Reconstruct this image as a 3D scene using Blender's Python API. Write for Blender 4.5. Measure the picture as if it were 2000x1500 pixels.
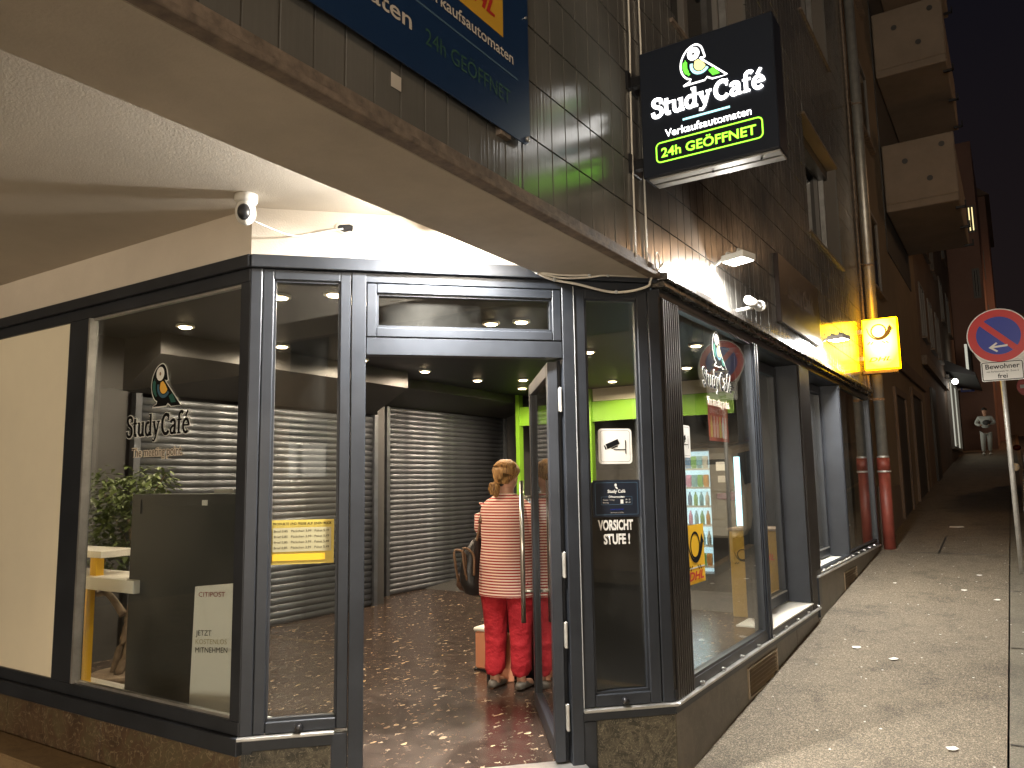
import bpy, bmesh, math, random
from mathutils import Vector, Matrix
random.seed(7)
for o in list(bpy.data.objects): bpy.data.objects.remove(o)
SC = bpy.context.scene
COL = SC.collection
R = math.radians
# ------------------------------------------------------------------ camera
cam = bpy.data.cameras.new('camera'); cam.sensor_width = 36.0; cam.lens = 36.0*1520.13/2000.0
cam.clip_start = 0.05; cam.clip_end = 400
co = bpy.data.objects.new('camera', cam); COL.objects.link(co)
EYE = 1.51
co.matrix_world = Matrix.Translation((0, 0, EYE)) @ Matrix.Rotation(R(32.763), 4, 'Z') @ Matrix.Rotation(R(97.185), 4, 'X') @ Matrix.Rotation(R(-0.954), 4, 'Z')
SC.camera = co
# ------------------------------------------------------------------ world: night sky over a lit town
W = bpy.data.worlds.new('World'); SC.world = W; W.use_nodes = True
wn = W.node_tree.nodes; wl = W.node_tree.links
bg = wn['Background']
sky = wn.new('ShaderNodeTexSky'); sky.sky_type = 'NISHITA'; sky.sun_disc = False
sky.sun_elevation = R(-6); sky.sun_rotation = R(200)
mixs = wn.new('ShaderNodeMix'); mixs.data_type = 'RGBA'
tc = wn.new('ShaderNodeTexCoord'); sx = wn.new('ShaderNodeSeparateXYZ'); wl.new(tc.outputs['Generated'], sx.inputs[0])
rp = wn.new('ShaderNodeValToRGB'); wl.new(sx.outputs['Z'], rp.inputs[0])
rp.color_ramp.elements[0].position = 0.0; rp.color_ramp.elements[0].color = (0.14, 0.09, 0.075, 1)
rp.color_ramp.elements[1].position = 0.55; rp.color_ramp.elements[1].color = (0.045, 0.045, 0.075, 1)
mixs.inputs[0].default_value = 0.02
wl.new(rp.outputs[0], mixs.inputs[6]); wl.new(sky.outputs[0], mixs.inputs[7])
wl.new(mixs.outputs[2], bg.inputs[0]); bg.inputs[1].default_value = 0.06
SC.view_settings.view_transform = 'Standard'; SC.view_settings.look = 'None'
SC.view_settings.exposure = 0.75; SC.view_settings.gamma = 1.0; SC.view_settings.use_curve_mapping = False
cy = SC.cycles
cy.max_bounces = 10; cy.diffuse_bounces = 4; cy.glossy_bounces = 5; cy.transmission_bounces = 6; cy.transparent_max_bounces = 24
cy.use_denoising = True; cy.caustics_reflective = False; cy.caustics_refractive = False
cy.sample_clamp_indirect = 4.0; cy.use_light_tree = True

# ------------------------------------------------------------------ materials
def mat(name, col, rough=0.6, metal=0.0, emit=None, estr=0.0, bump=None, var=None, spec=0.5, coat=0.0):
    m = bpy.data.materials.new(name); m.use_nodes = True
    n = m.node_tree.nodes; l = m.node_tree.links; b = n['Principled BSDF']
    b.inputs['Base Color'].default_value = (*col, 1); b.inputs['Roughness'].default_value = rough
    b.inputs['Metallic'].default_value = metal; b.inputs['Specular IOR Level'].default_value = spec
    b.inputs['Coat Weight'].default_value = coat
    if emit: b.inputs['Emission Color'].default_value = (*emit, 1); b.inputs['Emission Strength'].default_value = estr
    t = n.new('ShaderNodeTexCoord')
    if var:   # (scale, amount): soft colour variation and roughness wear
        sc_, am = var
        nz = n.new('ShaderNodeTexNoise'); nz.inputs['Scale'].default_value = sc_; nz.inputs['Detail'].default_value = 8; nz.inputs['Roughness'].default_value = 0.65
        l.new(t.outputs['Object'], nz.inputs['Vector'])
        r = n.new('ShaderNodeValToRGB'); l.new(nz.outputs[0], r.inputs[0])
        r.color_ramp.elements[0].position = 0.3; r.color_ramp.elements[1].position = 0.7
        r.color_ramp.elements[0].color = (*[c*(1-am) for c in col], 1); r.color_ramp.elements[1].color = (*[min(1, c*(1+am)) for c in col], 1)
        l.new(r.outputs[0], b.inputs['Base Color'])
        mr = n.new('ShaderNodeMapRange'); mr.inputs[3].default_value = max(0.02, rough-0.1*am*2); mr.inputs[4].default_value = min(1, rough+0.2*am*2)
        l.new(nz.outputs[0], mr.inputs[0]); l.new(mr.outputs[0], b.inputs['Roughness'])
    if bump:  # (scale, strength, distance)
        nb = n.new('ShaderNodeTexNoise'); nb.inputs['Scale'].default_value = bump[0]; nb.inputs['Detail'].default_value = 6
        l.new(t.outputs['Object'], nb.inputs['Vector'])
        bp = n.new('ShaderNodeBump'); bp.inputs['Strength'].default_value = bump[1]; bp.inputs['Distance'].default_value = bump[2]
        l.new(nb.outputs[0], bp.inputs['Height']); l.new(bp.outputs[0], b.inputs['Normal'])
    return m
def nodes(m): return m.node_tree.nodes, m.node_tree.links, m.node_tree.nodes['Principled BSDF']
def node(n, typ, **kw):
    x = n.new(typ)
    for k, v in kw.items():
        if k.startswith('i_'): x.inputs[int(k[2:]) if k[2:].isdigit() else k[2:]].default_value = v
        else: setattr(x, k, v)
    return x
def ramp(n, stops):
    r = n.new('ShaderNodeValToRGB'); e = r.color_ramp.elements
    e[0].position, e[0].color = stops[0][0], (*stops[0][1], 1)
    e[1].position, e[1].color = stops[-1][0], (*stops[-1][1], 1)
    for p, c in stops[1:-1]:
        q = e.new(p); q.color = (*c, 1)
    return r

M = {}
M['frame'] = mat('powder_coated_anthracite', (0.027, 0.031, 0.039), 0.40, 0.25, var=(3.0, 0.22), bump=(420, 0.04, 0.0006))
M['frame_dark'] = mat('dark_gasket', (0.012, 0.012, 0.014), 0.6)
M['seal_light'] = mat('pale_seal', (0.45, 0.46, 0.47), 0.5)
M['clad'] = mat('brown_anodised_cladding', (0.050, 0.045, 0.043), 0.34, 0.55, var=(6, 0.25))
M['alu'] = mat('worn_aluminium', (0.55, 0.54, 0.52), 0.35, 0.8, var=(9, 0.2))
M['steel'] = mat('brushed_steel', (0.55, 0.52, 0.46), 0.28, 1.0)
M['plaster'] = mat('cream_plaster', (0.58, 0.52, 0.44), 0.9, var=(0.9, 0.10), bump=(120, 0.35, 0.004))
M['beam'] = mat('beam_plaster', (0.52, 0.46, 0.385), 0.9, var=(1.1, 0.2), bump=(90, 0.3, 0.003))
M['edge'] = mat('weathered_wood_edge', (0.17, 0.13, 0.10), 0.75, var=(14, 0.5), bump=(60, 0.5, 0.004))
M['rail_metal'] = mat('rail_metal', (0.14, 0.13, 0.12), 0.24, 0.7, var=(9, .3))
M['vent'] = mat('vent_bronze', (0.34, 0.27, 0.19), 0.4, 0.4)
M['grout'] = mat('tile_grout', (0.12, 0.105, 0.09), 0.9)
M['cream_board'] = mat('cream_board', (0.78, 0.71, 0.55), 0.55, var=(0.8, 0.06))
M['dark_wall'] = mat('dark_painted_wall', (0.045, 0.043, 0.042), 0.6, var=(2, 0.2))
M['dark_ceiling'] = mat('dark_ceiling_paint', (0.022, 0.024, 0.030), 0.55, var=(2, 0.2))
M['slat'] = mat('grey_shutter_metal', (0.115, 0.122, 0.136), 0.33, 0.6, bump=(3.5, 0.35, 0.02), var=(5, 0.3))
M['lime'] = mat('lime_green_laminate', (0.22, 0.46, 0.03), 0.4)
M['black'] = mat('black_plastic', (0.012, 0.012, 0.014), 0.35)
M['board_black'] = mat('charcoal_board', (0.030, 0.032, 0.032), 0.55, var=(2, 0.12))
M['white'] = mat('white_laminate', (0.78, 0.76, 0.70), 0.4)
M['white_paper'] = mat('white_paper', (0.80, 0.78, 0.72), 0.8)
M['yellow'] = mat('yellow_paint', (0.85, 0.50, 0.02), 0.45)
M['yellow_paper'] = mat('yellow_paper', (0.72, 0.55, 0.05), 0.7, var=(20, 0.2))
M['wood'] = mat('grey_driftwood', (0.28, 0.21, 0.15), 0.8, var=(16, 0.35), bump=(60, 0.5, 0.004))
M['leaf'] = mat('ficus_leaf', (0.10, 0.14, 0.035), 0.45, var=(2.5, 0.55))
M['red_pipe'] = mat('red_cast_iron', (0.22, 0.05, 0.035), 0.45, var=(9, 0.25), bump=(60, 0.2, 0.002))
M['zinc'] = mat('zinc_pipe', (0.35, 0.34, 0.31), 0.4, 0.6, var=(9, 0.2))
M['brown'] = mat('brown_fabric', (0.10, 0.055, 0.035), 0.5)
M['black_leather'] = mat('black_leather', (0.016, 0.014, 0.014), 0.38, bump=(90, 0.4, 0.003))
M['tan_leather'] = mat('tan_leather', (0.17, 0.095, 0.05), 0.5)
M['skin'] = mat('skin', (0.55, 0.30, 0.20), 0.5)
M['hair'] = mat('blonde_hair', (0.36, 0.19, 0.06), 0.45)
M['red_trousers'] = mat('red_trousers', (0.40, 0.010, 0.018), 0.85, bump=(9, 1.0, 0.05))
M['pale_suit'] = mat('pale_tracksuit', (0.50, 0.52, 0.50), 0.9)
M['dark_hair'] = mat('dark_hair', (0.02, 0.015, 0.012), 0.7)
M['shoe'] = mat('taupe_shoe', (0.12, 0.10, 0.08), 0.5)
M['pinkcase'] = mat('salmon_case_plastic', (0.75, 0.32, 0.18), 0.45)
M['galv'] = mat('galvanised_steel', (0.48, 0.47, 0.44), 0.45, 0.5, var=(12, 0.2))
M['sign_red'] = mat('sign_red', (0.55, 0.02, 0.02), 0.35)
M['sign_blue'] = mat('sign_blue', (0.01, 0.03, 0.32), 0.35)
M['sign_white'] = mat('sign_white', (0.75, 0.74, 0.70), 0.4)
M['sign_ink'] = mat('sign_ink', (0.008, 0.008, 0.008), 0.9, spec=0.08)
M['banner_blue'] = mat('navy_banner', (0.010, 0.030, 0.085), 0.35)
M['banner_text'] = mat('banner_pale_text', (0.55, 0.50, 0.44), 0.5)
M['banner_green'] = mat('banner_dull_green', (0.030, 0.085, 0.065), 0.5)
M['name_panel'] = mat('dark_gloss_panel', (0.035, 0.025, 0.022), 0.3, var=(4, .2)); M['banner_text2'] = mat('dim_name_lettering', (0.12, 0.085, 0.07), 0.6)
M['banner_line'] = mat('banner_line', (0.07, 0.13, 0.20), 0.5)
M['banner_yellow'] = mat('banner_yellow', (0.60, 0.33, 0.03), 0.5)
M['banner_red'] = mat('banner_red', (0.45, 0.02, 0.02), 0.5)
M['plaster_far'] = mat('tan_render', (0.19, 0.14, 0.09), 0.9, var=(0.5, 0.2), bump=(40, 0.3, 0.004))
M['plaster_brown'] = mat('brown_render', (0.14, 0.10, 0.075), 0.9, var=(0.5, 0.2))
M['plaster_red'] = mat('reddish_render', (0.26, 0.15, 0.115), 0.9, var=(0.3, 0.15))
M['concrete'] = mat('concrete_balcony', (0.21, 0.165, 0.125), 0.85, var=(1.2, 0.15))
M['window_dark'] = mat('dark_window_glass', (0.012, 0.013, 0.016), 0.06)
M['window_frame'] = mat('grey_window_frame', (0.16, 0.15, 0.14), 0.5)
M['beige_car'] = mat('beige_car_paint', (0.75, 0.68, 0.52), 0.25, 0.0, coat=0.6)
M['red_car'] = mat('dark_red_car_paint', (0.20, 0.03, 0.02), 0.25, 0.2, coat=0.6)
M['tyre'] = mat('tyre_rubber', (0.02, 0.02, 0.02), 0.8)
M['tail'] = mat('tail_lamp_red', (0.25, 0.01, 0.01), 0.15)
M['cable'] = mat('grey_cable', (0.70, 0.66, 0.58), 0.5)
M['sign_body'] = mat('black_sign_box', (0.010, 0.014, 0.024), 0.38)
def emis(name, col, s, base=None):
    return mat(name, base or tuple(min(0.8, c) for c in col), 0.5, emit=col, estr=s)
M['e_white'] = emis('lit_white_acrylic', (1, 0.99, 0.96), 3.2)
M['e_bird'] = emis('lit_white_bird', (1, 1, 0.98), 1.5)
M['e_green'] = emis('lit_green_acrylic', (0.30, 1.0, 0.04), 1.6)
M['e_green2'] = emis('lit_leaf_green', (0.13, 0.75, 0.05), 0.9)
M['e_cyan'] = emis('lit_pale_cyan', (0.42, 0.90, 0.95), 0.95)
M['e_yellow'] = emis('lit_pale_yellow', (1.0, 0.86, 0.30), 0.9)
M['e_dhl'] = emis('lit_yellow_lightbox', (1.0, 0.42, 0.0), 9.0)
M['e_dhl_face'] = emis('lit_yellow_face', (1.0, 0.60, 0.05), 22.0)
def face_glow():   # face glow painted as a gradient: pale middle, border brighter to throw yellow light
    n, l, b = M['e_dhl_face'].node_tree.nodes, M['e_dhl_face'].node_tree.links, M['e_dhl_face'].node_tree.nodes['Principled BSDF']
    t = n.new('ShaderNodeTexCoord'); mp = n.new('ShaderNodeMapping'); mp.inputs['Location'].default_value = (1.53*2.9, 0, -3.46*1.9); mp.inputs['Scale'].default_value = (2.9, 0, 1.9); l.new(t.outputs['Object'], mp.inputs[0])
    v = n.new('ShaderNodeVectorMath'); v.operation = 'LENGTH'; l.new(mp.outputs[0], v.inputs[0])
    r_ = n.new('ShaderNodeValToRGB'); e = r_.color_ramp.elements; e[0].position = .15; e[0].color = (.15, .125, .045, 1); e[1].position = .72; e[1].color = (.42, .27, .004, 1); l.new(v.outputs['Value'], r_.inputs[0]); l.new(r_.outputs[0], b.inputs['Emission Color'])
face_glow()
M['e_ink'] = emis('lit_brown_print', (0.45, 0.17, 0.01), 0.45, (0.1, 0.04, 0.0))
M['e_lamp'] = emis('led_panel', (1.0, 0.97, 0.90), 30)
M['e_warm'] = emis('warm_downlight', (1.0, 0.72, 0.42), 22)
M['e_added_lantern'] = emis('added_lantern_glow', (1.0, 0.62, 0.28), 20)  # lens glow of the added street lanterns
M['e_strip'] = emis('cool_led_strip', (0.45, 0.85, 1.0), 2.5)
M['e_back'] = emis('machine_backlight', (0.62, 0.86, 1.0), 0.9)
M['e_window'] = emis('lit_room_window', (1.0, 0.80, 0.38), 0.9)
M['e_shop'] = emis('lit_shop_window', (0.9, 0.9, 0.75), 0.30)
M['e_fill_shop'] = emis('added_shop_glow', (1.0, 0.88, 0.72), 16.0)  # glow of the fill shop added behind the viewer
M['e_ember'] = emis('lit_orange_window', (1.0, 0.28, 0.05), 0.25)

def glass(name, tint=(0.93, 0.95, 0.94), dust=0.015, f0=0.08):
    m = bpy.data.materials.new(name); m.use_nodes = True; n = m.node_tree.nodes; l = m.node_tree.links; n.clear()
    out = n.new('ShaderNodeOutputMaterial'); g = n.new('ShaderNodeNewGeometry')
    dot = node(n, 'ShaderNodeVectorMath', operation='DOT_PRODUCT'); l.new(g.outputs['Incoming'], dot.inputs[0]); l.new(g.outputs['Normal'], dot.inputs[1])
    ab = node(n, 'ShaderNodeMath', operation='ABSOLUTE'); l.new(dot.outputs['Value'], ab.inputs[0])
    om = node(n, 'ShaderNodeMath', operation='SUBTRACT', i_0=1.0); l.new(ab.outputs[0], om.inputs[1])
    pw = node(n, 'ShaderNodeMath', operation='POWER', i_1=5.0); l.new(om.outputs[0], pw.inputs[0])
    ma = node(n, 'ShaderNodeMath', operation='MULTIPLY_ADD', i_1=1-f0, i_2=f0); l.new(pw.outputs[0], ma.inputs[0])
    tr = node(n, 'ShaderNodeBsdfTransparent'); tr.inputs[0].default_value = (*tint, 1)
    gl = node(n, 'ShaderNodeBsdfGlossy'); gl.inputs['Roughness'].default_value = 0.0
    df = node(n, 'ShaderNodeBsdfDiffuse'); df.inputs[0].default_value = (0.5, 0.48, 0.44, 1)
    nz = node(n, 'ShaderNodeTexNoise'); nz.inputs['Scale'].default_value = 2.2; nz.inputs['Detail'].default_value = 7
    t = n.new('ShaderNodeTexCoord'); l.new(t.outputs['Object'], nz.inputs['Vector'])
    dm = node(n, 'ShaderNodeMapRange'); dm.inputs[1].default_value = 0.4; dm.inputs[2].default_value = 0.8; dm.inputs[4].default_value = dust*2; l.new(nz.outputs[0], dm.inputs[0])
    m1 = n.new('ShaderNodeMixShader'); l.new(dm.outputs[0], m1.inputs[0]); l.new(tr.outputs[0], m1.inputs[1]); l.new(df.outputs[0], m1.inputs[2])
    m2 = n.new('ShaderNodeMixShader'); l.new(ma.outputs[0], m2.inputs[0]); l.new(m1.outputs[0], m2.inputs[1]); l.new(gl.outputs[0], m2.inputs[2])
    l.new(m2.outputs[0], out.inputs[0]); return m
M['glass'] = glass('shop_glass')

# glazed facade tiles: brown metallic glaze with a fine vertical ripple
def tile_mat():
    m = mat('glazed_brown_tile', (0.15, 0.125, 0.10), 0.2, 0.1, spec=0.8)
    n, l, b = nodes(m)
    oi = n.new('ShaderNodeObjectInfo'); t = n.new('ShaderNodeTexCoord'); geo = n.new('ShaderNodeNewGeometry')
    nz = node(n, 'ShaderNodeTexNoise'); nz.inputs['Scale'].default_value = 2.0; nz.inputs['Detail'].default_value = 6; l.new(geo.outputs['Position'], nz.inputs['Vector'])
    r = ramp(n, [(0.3, (0.125, 0.120, 0.110)), (0.55, (0.155, 0.148, 0.136)), (0.8, (0.19, 0.18, 0.165))]); l.new(nz.outputs[0], r.inputs[0])
    hs = n.new('ShaderNodeHueSaturation'); l.new(r.outputs[0], hs.inputs['Color'])
    mv = node(n, 'ShaderNodeMapRange'); mv.inputs[3].default_value = 0.92; mv.inputs[4].default_value = 1.08
    l.new(geo.outputs['Random Per Island'], mv.inputs[0]); l.new(mv.outputs[0], hs.inputs['Value']); l.new(hs.outputs[0], b.inputs['Base Color'])
    mp = node(n, 'ShaderNodeMapping'); mp.inputs['Scale'].default_value = (1, 55, 1.2); l.new(geo.outputs['Position'], mp.inputs[0])
    n2 = node(n, 'ShaderNodeTexNoise'); n2.inputs['Scale'].default_value = 1.0; n2.inputs['Detail'].default_value = 3; l.new(mp.outputs[0], n2.inputs['Vector'])
    bp = node(n, 'ShaderNodeBump'); bp.inputs['Strength'].default_value = 0.35; bp.inputs['Distance'].default_value = 0.004
    l.new(n2.outputs[0], bp.inputs['Height']); l.new(bp.outputs[0], b.inputs['Normal'])
    rr = node(n, 'ShaderNodeMapRange'); rr.inputs[3].default_value = 0.07; rr.inputs[4].default_value = 0.27; l.new(nz.outputs[0], rr.inputs[0]); l.new(rr.outputs[0], b.inputs['Roughness'])
    return m
M['tile'] = tile_mat()
def hairm():
    n, l, b = nodes(M['hair']); t = n.new('ShaderNodeTexCoord'); mp = node(n, 'ShaderNodeMapping'); mp.inputs['Scale'].default_value = (110, 110, 8); l.new(t.outputs['Object'], mp.inputs[0])
    z = node(n, 'ShaderNodeTexNoise'); z.inputs['Scale'].default_value = 1.0; z.inputs['Detail'].default_value = 4; l.new(mp.outputs[0], z.inputs['Vector'])
    r_ = ramp(n, [(0.3, (0.12, 0.055, 0.018)), (0.5, (0.36, 0.19, 0.06)), (0.7, (0.62, 0.40, 0.16))]); l.new(z.outputs[0], r_.inputs[0]); l.new(r_.outputs[0], b.inputs['Base Color'])
    bp = node(n, 'ShaderNodeBump'); bp.inputs['Strength'].default_value = 0.8; bp.inputs['Distance'].default_value = 0.006; l.new(z.outputs[0], bp.inputs['Height']); l.new(bp.outputs[0], b.inputs['Normal'])
hairm()

def marble(name, cols, scale=2.5, rough=0.25):
    m = mat(name, cols[1], rough); n, l, b = nodes(m)
    g = n.new('ShaderNodeNewGeometry')
    n1 = node(n, 'ShaderNodeTexNoise'); n1.inputs['Scale'].default_value = scale; n1.inputs['Detail'].default_value = 12; n1.inputs['Roughness'].default_value = 0.7; n1.inputs['Distortion'].default_value = 1.6
    l.new(g.outputs['Position'], n1.inputs['Vector'])
    r = ramp(n, [(0.30, cols[0]), (0.46, cols[1]), (0.56, cols[2]), (0.62, cols[1]), (0.8, cols[0])]); l.new(n1.outputs[0], r.inputs[0])
    n2 = node(n, 'ShaderNodeTexNoise'); n2.inputs['Scale'].default_value = scale*3.2; n2.inputs['Detail'].default_value = 10; n2.inputs['Distortion'].default_value = 2.5
    l.new(g.outputs['Position'], n2.inputs['Vector'])
    r2 = ramp(n, [(0.485, (0, 0, 0)), (0.50, (1, 1, 1)), (0.515, (0, 0, 0))]); l.new(n2.outputs[0], r2.inputs[0])
    mx = node(n, 'ShaderNodeMix', data_type='RGBA'); l.new(r2.outputs[0], mx.inputs[0]); l.new(r.outputs[0], mx.inputs[6]); mx.inputs[7].default_value = (*cols[3], 1)
    l.new(mx.outputs[2], b.inputs['Base Color']); return m
M['stone'] = marble('grey_green_marble', [(0.018, 0.018, 0.014), (0.050, 0.045, 0.034), (0.12, 0.105, 0.075), (0.30, 0.27, 0.20)], 5.0, 0.3)
M['stone_plain'] = marble('brown_stone_slab', [(0.070, 0.058, 0.042), (0.095, 0.079, 0.059), (0.12, 0.10, 0.074), (0.15, 0.13, 0.10)], 2.5, 0.42)
M['stone_red'] = marble('red_brown_marble', [(0.030, 0.024, 0.016), (0.090, 0.055, 0.034), (0.10, 0.08, 0.045), (0.26, 0.21, 0.13)], 2.2, 0.3)
M['tan_stone'] = marble('tan_step_stone', [(0.15, 0.10, 0.05), (0.20, 0.135, 0.07), (0.24, 0.165, 0.085), (0.28, 0.2, 0.11)], 3, 0.6)

def terrazzo():
    m = mat('dark_conglomerate_floor', (0.05, 0.035, 0.028), 0.16); n, l, b = nodes(m)
    g = n.new('ShaderNodeNewGeometry')
    base = node(n, 'ShaderNodeTexNoise'); base.inputs['Scale'].default_value = 9; base.inputs['Detail'].default_value = 8; l.new(g.outputs['Position'], base.inputs['Vector'])
    r0 = ramp(n, [(0.3, (0.035, 0.025, 0.020)), (0.6, (0.062, 0.043, 0.034)), (0.8, (0.085, 0.060, 0.047))]); l.new(base.outputs[0], r0.inputs[0])
    prev = r0.outputs[0]
    for sc_, th, cols, rot in ((7, 0.11, [(0.45, 0.30, 0.16), (0.58, 0.46, 0.30)], 0.9), (13, 0.17, [(0.50, 0.34, 0.18), (0.70, 0.56, 0.38)], 0.3), (26, 0.25, [(0.30, 0.20, 0.13), (0.52, 0.42, 0.30)], 1.3), (52, 0.30, [(0.16, 0.11, 0.08), (0.34, 0.27, 0.2)], 2.4)):
        nd = node(n, 'ShaderNodeTexNoise'); nd.inputs['Scale'].default_value = sc_*0.8; l.new(g.outputs['Position'], nd.inputs['Vector'])
        ad = node(n, 'ShaderNodeVectorMath', operation='MULTIPLY_ADD'); ad.inputs[1].default_value = (0.10, 0.10, 0.0); l.new(nd.outputs['Color'], ad.inputs[0]); l.new(g.outputs['Position'], ad.inputs[2])
        mp = node(n, 'ShaderNodeMapping'); mp.inputs['Rotation'].default_value = (0, 0, rot); mp.inputs['Scale'].default_value = (1.0, 0.45, 0.0); l.new(ad.outputs[0], mp.inputs[0])
        v = node(n, 'ShaderNodeTexVoronoi'); v.inputs['Scale'].default_value = sc_; l.new(mp.outputs[0], v.inputs['Vector'])
        wn_ = node(n, 'ShaderNodeSeparateColor'); l.new(v.outputs['Color'], wn_.inputs[0])
        thn = node(n, 'ShaderNodeMath', operation='MULTIPLY', i_1=th*1.9); l.new(wn_.outputs[0], thn.inputs[0])
        cut = node(n, 'ShaderNodeMath', operation='SUBTRACT', i_1=th*0.75); l.new(thn.outputs[0], cut.inputs[0])
        lt = node(n, 'ShaderNodeMath', operation='LESS_THAN'); l.new(v.outputs['Distance'], lt.inputs[0]); l.new(cut.outputs[0], lt.inputs[1])
        cm = ramp(n, [(0.0, cols[0]), (1.0, cols[1])]); l.new(wn_.outputs[1], cm.inputs[0])
        mx = node(n, 'ShaderNodeMix', data_type='RGBA'); l.new(lt.outputs[0], mx.inputs[0]); l.new(prev, mx.inputs[6]); l.new(cm.outputs[0], mx.inputs[7]); prev = mx.outputs[2]
    l.new(prev, b.inputs['Base Color'])
    rr = node(n, 'ShaderNodeMapRange'); rr.inputs[3].default_value = 0.10; rr.inputs[4].default_value = 0.34; l.new(base.outputs[0], rr.inputs[0]); l.new(rr.outputs[0], b.inputs['Roughness'])
    return m
M['floor'] = terrazzo()

def pavement(name, c0, c1, c2):
    m = mat(name, c1, 0.8); n, l, b = nodes(m); g = n.new('ShaderNodeNewGeometry')
    big = node(n, 'ShaderNodeTexNoise'); big.inputs['Scale'].default_value = 0.8; big.inputs['Detail'].default_value = 6; l.new(g.outputs['Position'], big.inputs['Vector'])
    r0 = ramp(n, [(0.3, c0), (0.7, c1)]); l.new(big.outputs[0], r0.inputs[0])
    prev = r0.outputs[0]
    for sc_, amt in ((230, 0.30), (120, 0.10)):
        v = node(n, 'ShaderNodeTexVoronoi'); v.inputs['Scale'].default_value = sc_; l.new(g.outputs['Position'], v.inputs['Vector'])
        s = node(n, 'ShaderNodeSeparateColor'); l.new(v.outputs['Color'], s.inputs[0])
        gt = node(n, 'ShaderNodeMath', operation='GREATER_THAN', i_1=1-amt); l.new(s.outputs[0], gt.inputs[0])
        mx = node(n, 'ShaderNodeMix', data_type='RGBA'); l.new(gt.outputs[0], mx.inputs[0]); l.new(prev, mx.inputs[6]); mx.inputs[7].default_value = (*(c2 if sc_ > 200 else (c2[0]*1.15, c2[1]*1.15, c2[2]*1.15)), 1)
        prev = mx.outputs[2]
    # dark stains and worn patches
    st = node(n, 'ShaderNodeTexNoise'); st.inputs['Scale'].default_value = 2.6; st.inputs['Detail'].default_value = 10; st.inputs['Roughness'].default_value = 0.75; l.new(g.outputs['Position'], st.inputs['Vector'])
    rs = ramp(n, [(0.34, (0.62, 0.62, 0.62)), (0.5, (1, 1, 1))]); l.new(st.outputs[0], rs.inputs[0])
    mm = node(n, 'ShaderNodeMix', data_type='RGBA', blend_type='MULTIPLY'); mm.inputs[0].default_value = 1.0; l.new(prev, mm.inputs[6]); l.new(rs.outputs[0], mm.inputs[7])
    l.new(mm.outputs[2], b.inputs['Base Color'])
    nb = node(n, 'ShaderNodeTexVoronoi'); nb.inputs['Scale'].default_value = 190; l.new(g.outputs['Position'], nb.inputs['Vector'])
    bp = node(n, 'ShaderNodeBump'); bp.inputs['Strength'].default_value = 0.6; bp.inputs['Distance'].default_value = 0.006; l.new(nb.outputs['Distance'], bp.inputs['Height']); l.new(bp.outputs[0], b.inputs['Normal'])
    return m
M['pave'] = pavement('speckled_asphalt_pavement', (0.092, 0.076, 0.054), (0.128, 0.106, 0.076), (0.27, 0.225, 0.165))
M['pave_dark'] = pavement('darker_asphalt_strip', (0.10, 0.09, 0.07), (0.13, 0.115, 0.085), (0.18, 0.16, 0.12))
M['road'] = pavement('road_asphalt', (0.04, 0.04, 0.04), (0.06, 0.058, 0.055), (0.09, 0.085, 0.08))

def stripes():
    m = mat('red_white_striped_jersey', (0.7, 0.4, 0.35), 0.85); n, l, b = nodes(m); g = n.new('ShaderNodeTexCoord')
    s = n.new('ShaderNodeSeparateXYZ'); l.new(g.outputs['UV'], s.inputs[0])
    md = node(n, 'ShaderNodeMath', operation='FRACT'); ml = node(n, 'ShaderNodeMath', operation='MULTIPLY', i_1=1/0.0215); l.new(s.outputs[1], ml.inputs[0]); l.new(ml.outputs[0], md.inputs[0])
    gt = node(n, 'ShaderNodeMath', operation='GREATER_THAN', i_1=0.50); l.new(md.outputs[0], gt.inputs[0])
    mx = node(n, 'ShaderNodeMix', data_type='RGBA'); l.new(gt.outputs[0], mx.inputs[0]); mx.inputs[6].default_value = (0.30, 0.018, 0.018, 1); mx.inputs[7].default_value = (0.78, 0.60, 0.50, 1)
    l.new(mx.outputs[2], b.inputs['Base Color']); return m
M['stripes'] = stripes()

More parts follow.
